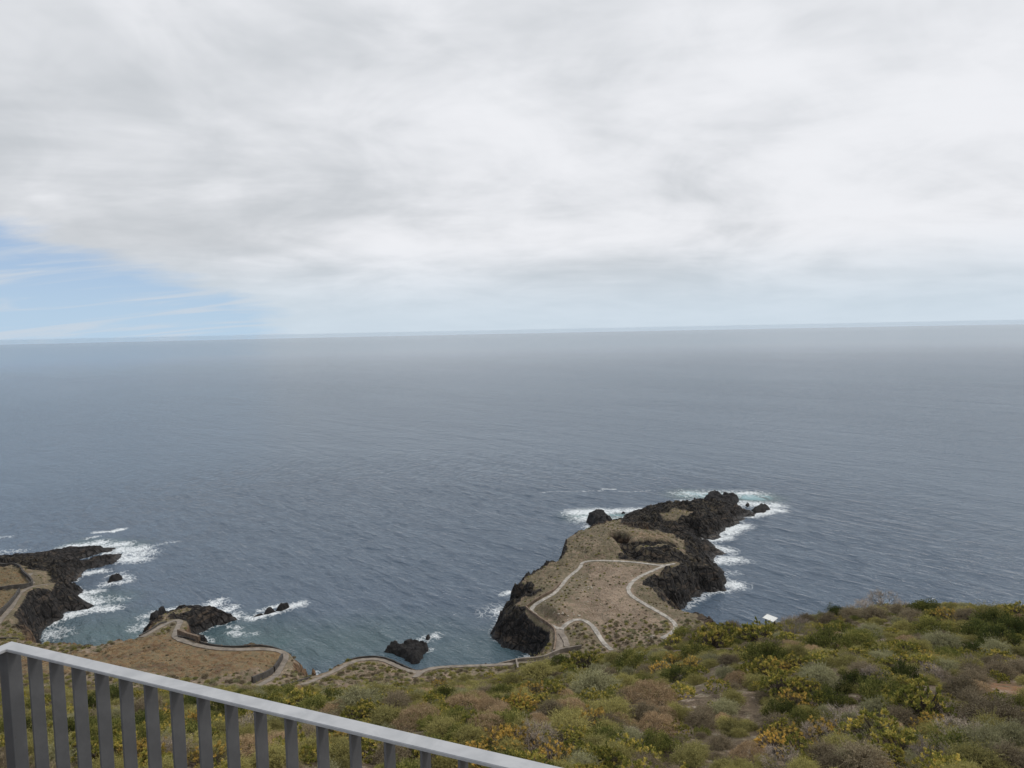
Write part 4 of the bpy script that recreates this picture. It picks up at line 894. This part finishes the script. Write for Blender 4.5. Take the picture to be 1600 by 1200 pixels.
H(0, 1040, 6.667, [(280, 450, 160, 'G'), (480, 430, 160, 'Y'), (720, 540, 160, 'Y'), (950, 410, 190, 'D'), (1180, 340, 200, 'D'), (300, 700, 170, 'D'), (520, 770, 170, 'Y'), (740, 760, 170, 'D'), (970, 770, 190, 'G'), (1210, 730, 180, 'G'), (1450, 690, 180, 'D'),
    (760, 940, 160, 'Y'), (1000, 990, 160, 'Y'), (1220, 980, 160, 'Y'), (1480, 1000, 180, 'O'), (320, 990, 160, 'B'), (530, 1020, 140, 'K'), (950, 570, 170, 'R'), (1430, 490, 220, 'R'), (1200, 540, 180, 'K'), (1460, 850, 160, 'G'), (60, 700, 160, 'G'), (40, 950, 140, 'Y')])
H(0, 960, 4.0, [(930, 560, 120, 'R'), (1030, 640, 110, 'O'), (1180, 580, 130, 'D'), (1200, 700, 120, 'O'), (1190, 770, 110, 'G'), (1350, 730, 130, 'B'), (1360, 590, 130, 'D'), (1530, 620, 140, 'D'), (1550, 730, 120, 'W'), (1080, 900, 110, 'W'), (1020, 840, 110, 'K'), (1400, 860, 130, 'B'),
    (1550, 870, 130, 'T'), (1230, 880, 120, 'B'), (1300, 930, 110, 'O'), (950, 690, 110, 'G'), (900, 920, 130, 'O')])
H(1020, 930, 8.0, [(370, 500, 220, 'G'), (600, 440, 250, 'R'), (270, 600, 200, 'Y'), (490, 570, 180, 'R'), (750, 580, 400, 'Y'), (1330, 500, 420, 'Y'), (1300, 275, 180, 'Y'), (1150, 290, 150, 'W'), (960, 480, 250, 'Y'), (800, 420, 200, 'Y'), (60, 710, 150, 'R'),
    (110, 780, 220, 'B'), (260, 830, 200, 'O'), (490, 870, 230, 'O'), (310, 1010, 280, 'D'), (560, 740, 300, 'G'), (740, 820, 260, 'K'), (950, 810, 210, 'R'), (1050, 610, 110, 'G'), (1190, 700, 210, 'R'), (1420, 780, 350, 'G'), (1100, 730, 160, 'Y'), (930, 990, 200, 'K'),
    (1100, 1060, 210, 'T'), (1400, 960, 350, 'Y'), (100, 950, 210, 'O'), (1000, 420, 200, 'R'), (1180, 400, 200, 'B')])
H(1200, 920, 8.0, [(220, 350, 190, 'O'), (330, 500, 280, 'W'), (620, 300, 260, 'W'), (900, 320, 200, 'D'), (1050, 320, 200, 'R'), (1200, 270, 220, 'W'), (1470, 200, 300, 'W'), (1330, 350, 250, 'R'), (760, 530, 230, 'Y'), (980, 520, 210, 'Y'), (1300, 550, 260, 'K'), (1180, 650, 300, 'G'),
    (800, 700, 340, 'G'), (250, 640, 210, 'Y'), (100, 740, 220, 'R'), (1560, 560, 160, 'Y'), (60, 860, 190, 'D'), (350, 820, 300, 'B'), (780, 880, 210, 'Y'), (1000, 920, 220, 'B'), (1150, 830, 210, 'Y'), (1420, 800, 220, 'Y'), (100, 1000, 240, 'O'), (340, 940, 250, 'Y'), (600, 1060, 300, 'K'),
    (1200, 1020, 250, 'R'), (1520, 980, 190, 'Y'), (560, 560, 160, 'R'), (480, 400, 180, 'R'), (760, 400, 200, 'R')])
H(1400, 930, 8.0, [(380, 180, 250, 'D'), (720, 170, 150, 'B'), (470, 250, 150, 'Y'), (640, 270, 200, 'O'), (200, 270, 220, 'R'), (450, 430, 300, 'G'), (1050, 490, 300, 'D'), (1250, 390, 320, 'D'), (1470, 460, 300, 'D'), (1300, 550, 260, 'D'), (1150, 260, 260, 'B'), (1500, 210, 220, 'Y'), (900, 270, 210, 'R'),
    (680, 430, 220, 'B'), (80, 670, 190, 'Y'), (280, 650, 230, 'B'), (600, 640, 340, 'K'), (1280, 700, 260, 'K'), (1030, 710, 210, 'D'), (440, 810, 150, 'O'), (650, 780, 160, 'G'), (340, 900, 150, 'Y'), (640, 920, 250, 'K'), (900, 870, 210, 'W'), (1330, 800, 250, 'Y'), (1300, 960, 240, 'R'), (950, 980, 210, 'R'),
    (80, 990, 250, 'D'), (430, 1010, 250, 'W'), (60, 860, 140, 'Y'), (1560, 900, 200, 'R'), (1550, 720, 180, 'B'), (80, 420, 220, 'B'), (60, 200, 200, 'R')])
H(1200, 1040, 7.273, [(150, 260, 300, 'Y'), (600, 150, 330, 'K'), (1200, 140, 220, 'W'), (700, 390, 300, 'D'), (1300, 340, 330, 'G'), (1000, 240, 250, 'D'), (300, 440, 210, 'O'), (150, 530, 250, 'D'), (100, 710, 190, 'R'), (900, 670, 380, 'W'), (1250, 510, 250, 'K'), (520, 830, 220, 'W'), (250, 860, 210, 'O'),
    (60, 940, 180, 'O'), (380, 1020, 190, 'Y'), (150, 1090, 330, 'W'), (650, 810, 160, 'O'), (1330, 780, 340, 'K'), (850, 970, 250, 'K'), (1300, 960, 290, 'R'), (1400, 1100, 240, 'Y'), (650, 1060, 210, 'R'), (950, 1110, 250, 'K'), (1500, 610, 250, 'R'), (400, 640, 220, 'G'), (420, 240, 220, 'Y')])
H(1300, 900, 4.0, [(580, 840, 250, 'Y'), (1030, 880, 270, 'R'), (760, 890, 150, 'W'), (290, 990, 260, 'Y'), (620, 950, 120, 'O'), (800, 1030, 200, 'W'), (930, 1070, 240, 'K'), (1130, 1010, 160, 'K'), (450, 1110, 260, 'Y'), (700, 1110, 240, 'G'), (650, 1175, 200, 'W'), (900, 1175, 240, 'B'), (1120, 1150, 200, 'R'),
    (50, 1100, 200, 'B'), (200, 1160, 240, 'R'), (1150, 830, 140, 'G'), (820, 710, 150, 'R'), (470, 830, 160, 'G'), (1000, 970, 160, 'B'), (880, 780, 140, 'R')])

hero_pos = []
def zone_of(u, v, y):
    rail_v = 1003 + (u - 11) * 0.2275
    if u < 240 and v > rail_v: return 'by the railing corner'
    if u < 860 and v > rail_v: return 'behind the railing bars'
    if u < 600: return 'above the railing by the terrace'
    if u < 860: return 'between cove parapet and railing'
    if v > 1120: return 'at bottom edge left of the trail' if u < 1060 else ('at bottom edge right of the railing' if u < 1330 else 'in the bottom right corner')
    if u < 1065: return 'on the slope below the peninsula'
    if v < 1000: return 'on the crest near the panel' if u < 1220 else ('around the bare crest bushes' if u < 1400 else 'on the crest at right edge')
    if u < 1220: return 'above the stony trail'
    return 'between trail and right edge' if u < 1420 else 'around the red soil patch'
ORD = 'leftmost second third fourth fifth sixth seventh eighth ninth tenth eleventh twelfth thirteenth fourteenth fifteenth sixteenth'.split()
def add_shrub(k, x, y, rad, rz, label, zs=1.0, group=None):
    nme, adj, _, _, _ = SPEC[k]; fme, sme = PROTO[k][rs.randint(len(PROTO[k]))]
    e = empty(nme, (x, y, height(x, y) - 0.03)); e.scale = (rad, rad, rad * zs)
    e.rotation_euler = (rs.uniform(-0.12, 0.12), rs.uniform(-0.12, 0.12), rz)
    link(fme.name, fme, None, e); link(sme.name, sme, None, e)
    set_props(e, label, 'shrub', group)
    return e
heroes = []
for (u_, vv_, wpx, k) in HERO:
    if u_ > 1606: continue
    g = on_ground(u_, min(vv_ + wpx * 0.22, 1204))
    rad = np.clip(wpx * np.linalg.norm(g - EYE) / F_PX / 2, 0.4, 2.2) * 1.33
    zs = rs.uniform(0.9, 1.2); lab = None
    if k == 'W' and 1370 < u_ < 1395 and vv_ < 960: zs, rad, lab = 1.05, 1.5, 'tall leafless grey bush standing highest on the crest against the sea'
    elif k == 'W' and abs(u_ - 1241) < 6 and abs(vv_ - 982) < 10: lab = 'drooping bare grey bush just right of the information panel'
    elif k == 'T' and wpx > 55 and u_ > 1000: lab = 'largest tan-brown cushion shrub, beside the foot of the dirt trail'
    heroes.append((u_, g, rad, zs, k, lab, zone_of(u_, vv_, g[1])))
cells = {}
for hh_ in heroes:
    if hh_[5] is None: cells.setdefault((hh_[4], hh_[6]), []).append(hh_)
for hh_ in heroes:
    u_, g, rad, zs, k, lab, zn = hh_
    if lab is None:
        mates = sorted(cells[(k, zn)], key=lambda q: q[0]); i_ = [q is hh_ for q in mates].index(True)
        if len(mates) == 1: lab = '%s %s' % (SPEC[k][1], zn)
        elif i_ == len(mates) - 1: lab = 'rightmost of the %ss %s' % (SPEC[k][1], zn)
        else: lab = '%s of the %ss %s' % (ORD[i_] if i_ == 0 else ORD[i_] + ' from left', SPEC[k][1], zn)
    add_shrub(k, g[0], g[1], rad, rs.rand() * 6.28, lab, zs, SPEC[k][1] + 's on the near hillside')
    hero_pos.append((g[0], g[1], rad))
hero_pos = np.array(hero_pos)
print('heroes', len(hero_pos), 'Y range', hero_pos[:, 1].min(), hero_pos[:, 1].max())

# the rest of the scrub: instances on points, one object
def scatter_object(name, pts, rot, scl, kinds, protos, label, cat):
    me = bpy.data.meshes.new(name); me.vertices.add(len(pts)); me.vertices.foreach_set('co', np.asarray(pts, np.float32).ravel())
    a = me.attributes.new('rotz', 'FLOAT', 'POINT'); a.data.foreach_set('value', np.asarray(rot, np.float32))
    a = me.attributes.new('scl', 'FLOAT', 'POINT'); a.data.foreach_set('value', np.asarray(scl, np.float32))
    a = me.attributes.new('knd', 'INT', 'POINT'); a.data.foreach_set('value', np.asarray(kinds, np.int32))
    o = set_props(link(name, me), label, cat, kind='stuff')
    ng = bpy.data.node_groups.new(name, 'GeometryNodeTree')
    ng.interface.new_socket('Geometry', in_out='INPUT', socket_type='NodeSocketGeometry'); ng.interface.new_socket('Geometry', in_out='OUTPUT', socket_type='NodeSocketGeometry')
    N = ng.nodes; Lk = ng.links
    gi = N.new('NodeGroupInput'); go = N.new('NodeGroupOutput'); jn = N.new('GeometryNodeJoinGeometry')
    def named(nm, ty):
        n_ = N.new('GeometryNodeInputNamedAttribute'); n_.data_type = ty; n_.inputs['Name'].default_value = nm; return n_.outputs['Attribute']
    rz = N.new('ShaderNodeCombineXYZ'); Lk.new(named('rotz', 'FLOAT'), rz.inputs[2])
    kn = named('knd', 'INT'); sc = named('scl', 'FLOAT')
    for i, ob in enumerate(protos):
        oi = N.new('GeometryNodeObjectInfo'); oi.transform_space = 'ORIGINAL'; oi.inputs['Object'].default_value = ob; oi.inputs['As Instance'].default_value = True
        cmp = N.new('FunctionNodeCompare'); cmp.data_type = 'INT'; cmp.operation = 'EQUAL'
        ins_ = [s_ for s_ in cmp.inputs if s_.type == 'INT']; Lk.new(kn, ins_[0]); ins_[1].default_value = i
        ip = N.new('GeometryNodeInstanceOnPoints')
        Lk.new(gi.outputs[0], ip.inputs['Points']); Lk.new(cmp.outputs[0], ip.inputs['Selection']); Lk.new(oi.outputs['Geometry'], ip.inputs['Instance'])
        Lk.new(rz.outputs[0], ip.inputs['Rotation']); Lk.new(sc, ip.inputs['Scale']); Lk.new(ip.outputs[0], jn.inputs[0])
    Lk.new(jn.outputs[0], go.inputs[0])
    md = o.modifiers.new('scatter', 'NODES'); md.node_group = ng
    return o
by_mesh = {}
for o in list(C.objects):
    if o.type == 'MESH' and o.parent is not None and o.name.split('.')[0] == 'foliage' or o.name.split('.')[0] == 'twigs':
        by_mesh.setdefault(o.data.name, o)
flat = []; key_index = {}
for k in SPEC:
    key_index[k] = []
    for fme, sme in PROTO[k]:
        if fme.name in by_mesh: key_index[k].append(len(flat)); flat.append(by_mesh[fme.name])
def fill_points(y0, y1, sp, fn_, jitter=0.9):
    X, Y = np.meshgrid(np.arange(-140, 140, sp), np.arange(y0, y1, sp)); X = X.ravel() + rs.uniform(-1, 1, X.size) * sp * jitter / 2; Y = Y.ravel() + rs.uniform(-1, 1, Y.size) * sp * jitter / 2
    m = fn_(X, Y); return X[m], Y[m]
trailv = lambda X, Y: bil(trail, gx[0], gy[0], GS, X, Y)
X1, Y1 = fill_points(6, 78, 0.82, lambda X, Y: (np.abs(X) < 0.86 * Y + 8) & (trailv(X, Y) < 0.35) & ~((np.hypot(X, Y) < 6)))
sc1 = 0.20 + 0.36 * rs.rand(len(X1)) ** 1.6
sp1 = fbm(X1 / 6, Y1 / 6, 400, 3) + 0.5 * rs.randn(len(X1)); sp2 = fbm(X1 / 9, Y1 / 9, 420, 3) + 0.5 * rs.randn(len(X1))
def pick(a, b):
    tab = [['T', 'R', 'B', 'B'], ['R', 'B', 'B', 'Y'], ['K', 'B', 'Y', 'Y'], ['K', 'B', 'G', 'G']]
    return tab[int(np.clip((b + 1.2) / 0.6, 0, 3))][int(np.clip((a + 1.2) / 0.6, 0, 3))]
kd1 = []
for a, b in zip(sp1, sp2):
    l_ = key_index[pick(a, b)]; kd1.append(l_[rs.randint(len(l_))])
Z1_ = bil(Z, gx[0], gy[0], GS, X1, Y1)
scatter_object('scrub', np.c_[X1, Y1, Z1_ - 0.03], rs.rand(len(X1)) * 6.28, sc1, kd1, flat, 'mixed low scrub filling the gaps between the larger shrubs', 'scrub')
# lower slopes and terraces
path_ok = lambda X, Y: bil(np.minimum(near_path, 50), gx[0], gy[0], GS, X, Y) > 0.9
rockv = lambda X, Y: bil(rock, gx[0], gy[0], GS, X, Y); dryv = lambda X, Y: bil(dry, gx[0], gy[0], GS, X, Y)
olv = lambda X, Y: bil(olive, gx[0], gy[0], GS, X, Y); zv = lambda X, Y: bil(Z, gx[0], gy[0], GS, X, Y)
X2, Y2 = fill_points(78, 190, 1.35, lambda X, Y: (rockv(X, Y) < 0.4) & path_ok(X, Y) & (zv(X, Y) > 3) & (dryv(X, Y) < 0.4) & (rs.rand(len(X)) < 0.85))
X3, Y3 = np.array([]), np.array([])
gxx, gyy = np.meshgrid(np.arange(-200, 130, 1.5), np.arange(120, 400, 1.5)); gxx = gxx.ravel() + rs.uniform(-.7, .7, gxx.size); gyy = gyy.ravel() + rs.uniform(-.7, .7, gyy.size)
m = (rockv(gxx, gyy) < 0.45) & path_ok(gxx, gyy) & (zv(gxx, gyy) > 3) & (rs.rand(len(gxx)) < np.clip(olv(gxx, gyy) * 0.9 + 0.6 * (fbm(gxx / 9, gyy / 9, 71, 2)) + 0.15 * dryv(gxx, gyy), 0.08, 1))
m &= ~((gyy < 190) & (dryv(gxx, gyy) < 0.4))
X3, Y3 = gxx[m], gyy[m]
XX = np.r_[X2, X3]; YY = np.r_[Y2, Y3]
sc2 = np.r_[0.35 + 0.5 * rs.rand(len(X2)) ** 1.6, 0.17 + 0.38 * rs.rand(len(X3)) ** 2.0]
kd2 = []
for x, y in zip(XX, YY):
    q = rs.rand(); dv = y > 110 and dryv(np.array([x]), np.array([y]))[0] > 0.4
    k = ('T' if q < 0.75 else 'R') if dv else ('B' if q < 0.34 else 'R' if q < 0.70 else 'K' if q < 0.94 or y > 175 else 'G')
    l_ = key_index[k]; kd2.append(l_[rs.randint(len(l_))])
scatter_object('low_scrub', np.c_[XX, YY, zv(XX, YY) - 0.04], rs.rand(len(XX)) * 6.28, sc2, kd2, flat, 'sparse low scrub dotted over the coastal terraces and the peninsula', 'scrub')
print('fill', len(X1), len(XX))

# ------------------------------------------------------------------ loose stones on the peninsula and the trail
m_stone = simple('pale_stone', (0.33, 0.29, 0.235), 0.95, 0.4, 1.2, 0.02, 8)
protos = []
for k_, (uu, vv, rr) in enumerate(((1021, 998.5, 0.75), (988, 994, 0.5), (905, 962, 0.45))):
    bm = bmesh.new(); bmesh.ops.create_icosphere(bm, subdivisions=2, radius=1.0)
    r_ = np.random.RandomState(900 + k_)
    for vt_ in bm.verts:
        d_ = np.array(vt_.co); n_ = 1 + 0.35 * float(perlin(np.array([d_[0] * 1.3 + 9 * k_]), np.array([d_[1] * 1.3 + d_[2] * 1.7]), 5)[0]) + r_.uniform(-0.1, 0.1)
        vt_.co = Vector((d_[0] * n_ * 1.15, d_[1] * n_ * 0.9, d_[2] * n_ * 0.62))
    g = on_top(uu, vv); o = link('boulder', bm_mesh('boulder', bm), m_stone, loc=(g[0], g[1], height(g[0], g[1]) + 0.1)); o.scale = (rr,) * 3; o.rotation_euler = (0.1, 0.2, k_ * 1.7)
    set_props(o, ('pale flat boulder beside the lower end of the right rim path', 'pale boulder on the bare ground left of the flat boulder', 'pale boulder in the scrub below the hooked path')[k_], 'boulder', 'pale boulders on the peninsula')
    protos.append(o)
allow = np.maximum(bare, zone(Z4, [(300, 690), (450, 540), (560, 440), (900, 455), (1000, 460), (1090, 500), (920, 640), (1040, 760), (900, 840), (560, 860), (470, 780)], 3))
ax_, ay_ = rs.uniform(-10, 75, 9000), rs.uniform(165, 330, 9000)
m = (bil(allow, gx[0], gy[0], GS, ax_, ay_) > 0.5) & path_ok(ax_, ay_) & (rockv(ax_, ay_) < 0.3) & (rs.rand(9000) < 0.35 + 0.9 * fbm(ax_ / 7, ay_ / 7, 300, 2))
tx, ty = rs.uniform(12, 30, 5000), rs.uniform(15, 60, 5000); mt = (trailv(tx, ty) > 0.4) & (bil(redsoil, gx[0], gy[0], GS, tx, ty) < 0.2)
SXs, SYs = np.r_[ax_[m], tx[mt]], np.r_[ay_[m], ty[mt]]
ss_ = np.r_[0.10 + 0.30 * rs.rand(m.sum()) ** 2.5, 0.04 + 0.12 * rs.rand(mt.sum()) ** 2]
scatter_object('stones', np.c_[SXs, SYs, zv(SXs, SYs) + 0.01], rs.rand(len(SXs)) * 6.28, ss_, rs.randint(0, 3, len(SXs)), protos, 'loose pale stones scattered over the peninsula plateau and dirt trail', 'stones')
print('stones', len(SXs))

# ------------------------------------------------------------------ air: thin sea haze over the whole place
hb = bmesh.new()
zt = 91.5
box_bm(hb, (0, 30000, (zt - 560) / 2), (124000, 66000, zt + 560))
m_haze = bpy.data.materials.new('haze'); m_haze.use_nodes = True
t = NT(m_haze.node_tree)
vol = t.n('ShaderNodeVolumePrincipled', {'Color': (0.74, 0.87, 1.0), 'Density': 8e-6, 'Anisotropy': 0.2})
t.n('ShaderNodeOutputMaterial', {'Volume': vol.outputs[0]})
set_props(link('haze', bm_mesh('haze', hb), m_haze), 'thin pale sea haze towards the horizon', 'haze', kind='stuff')
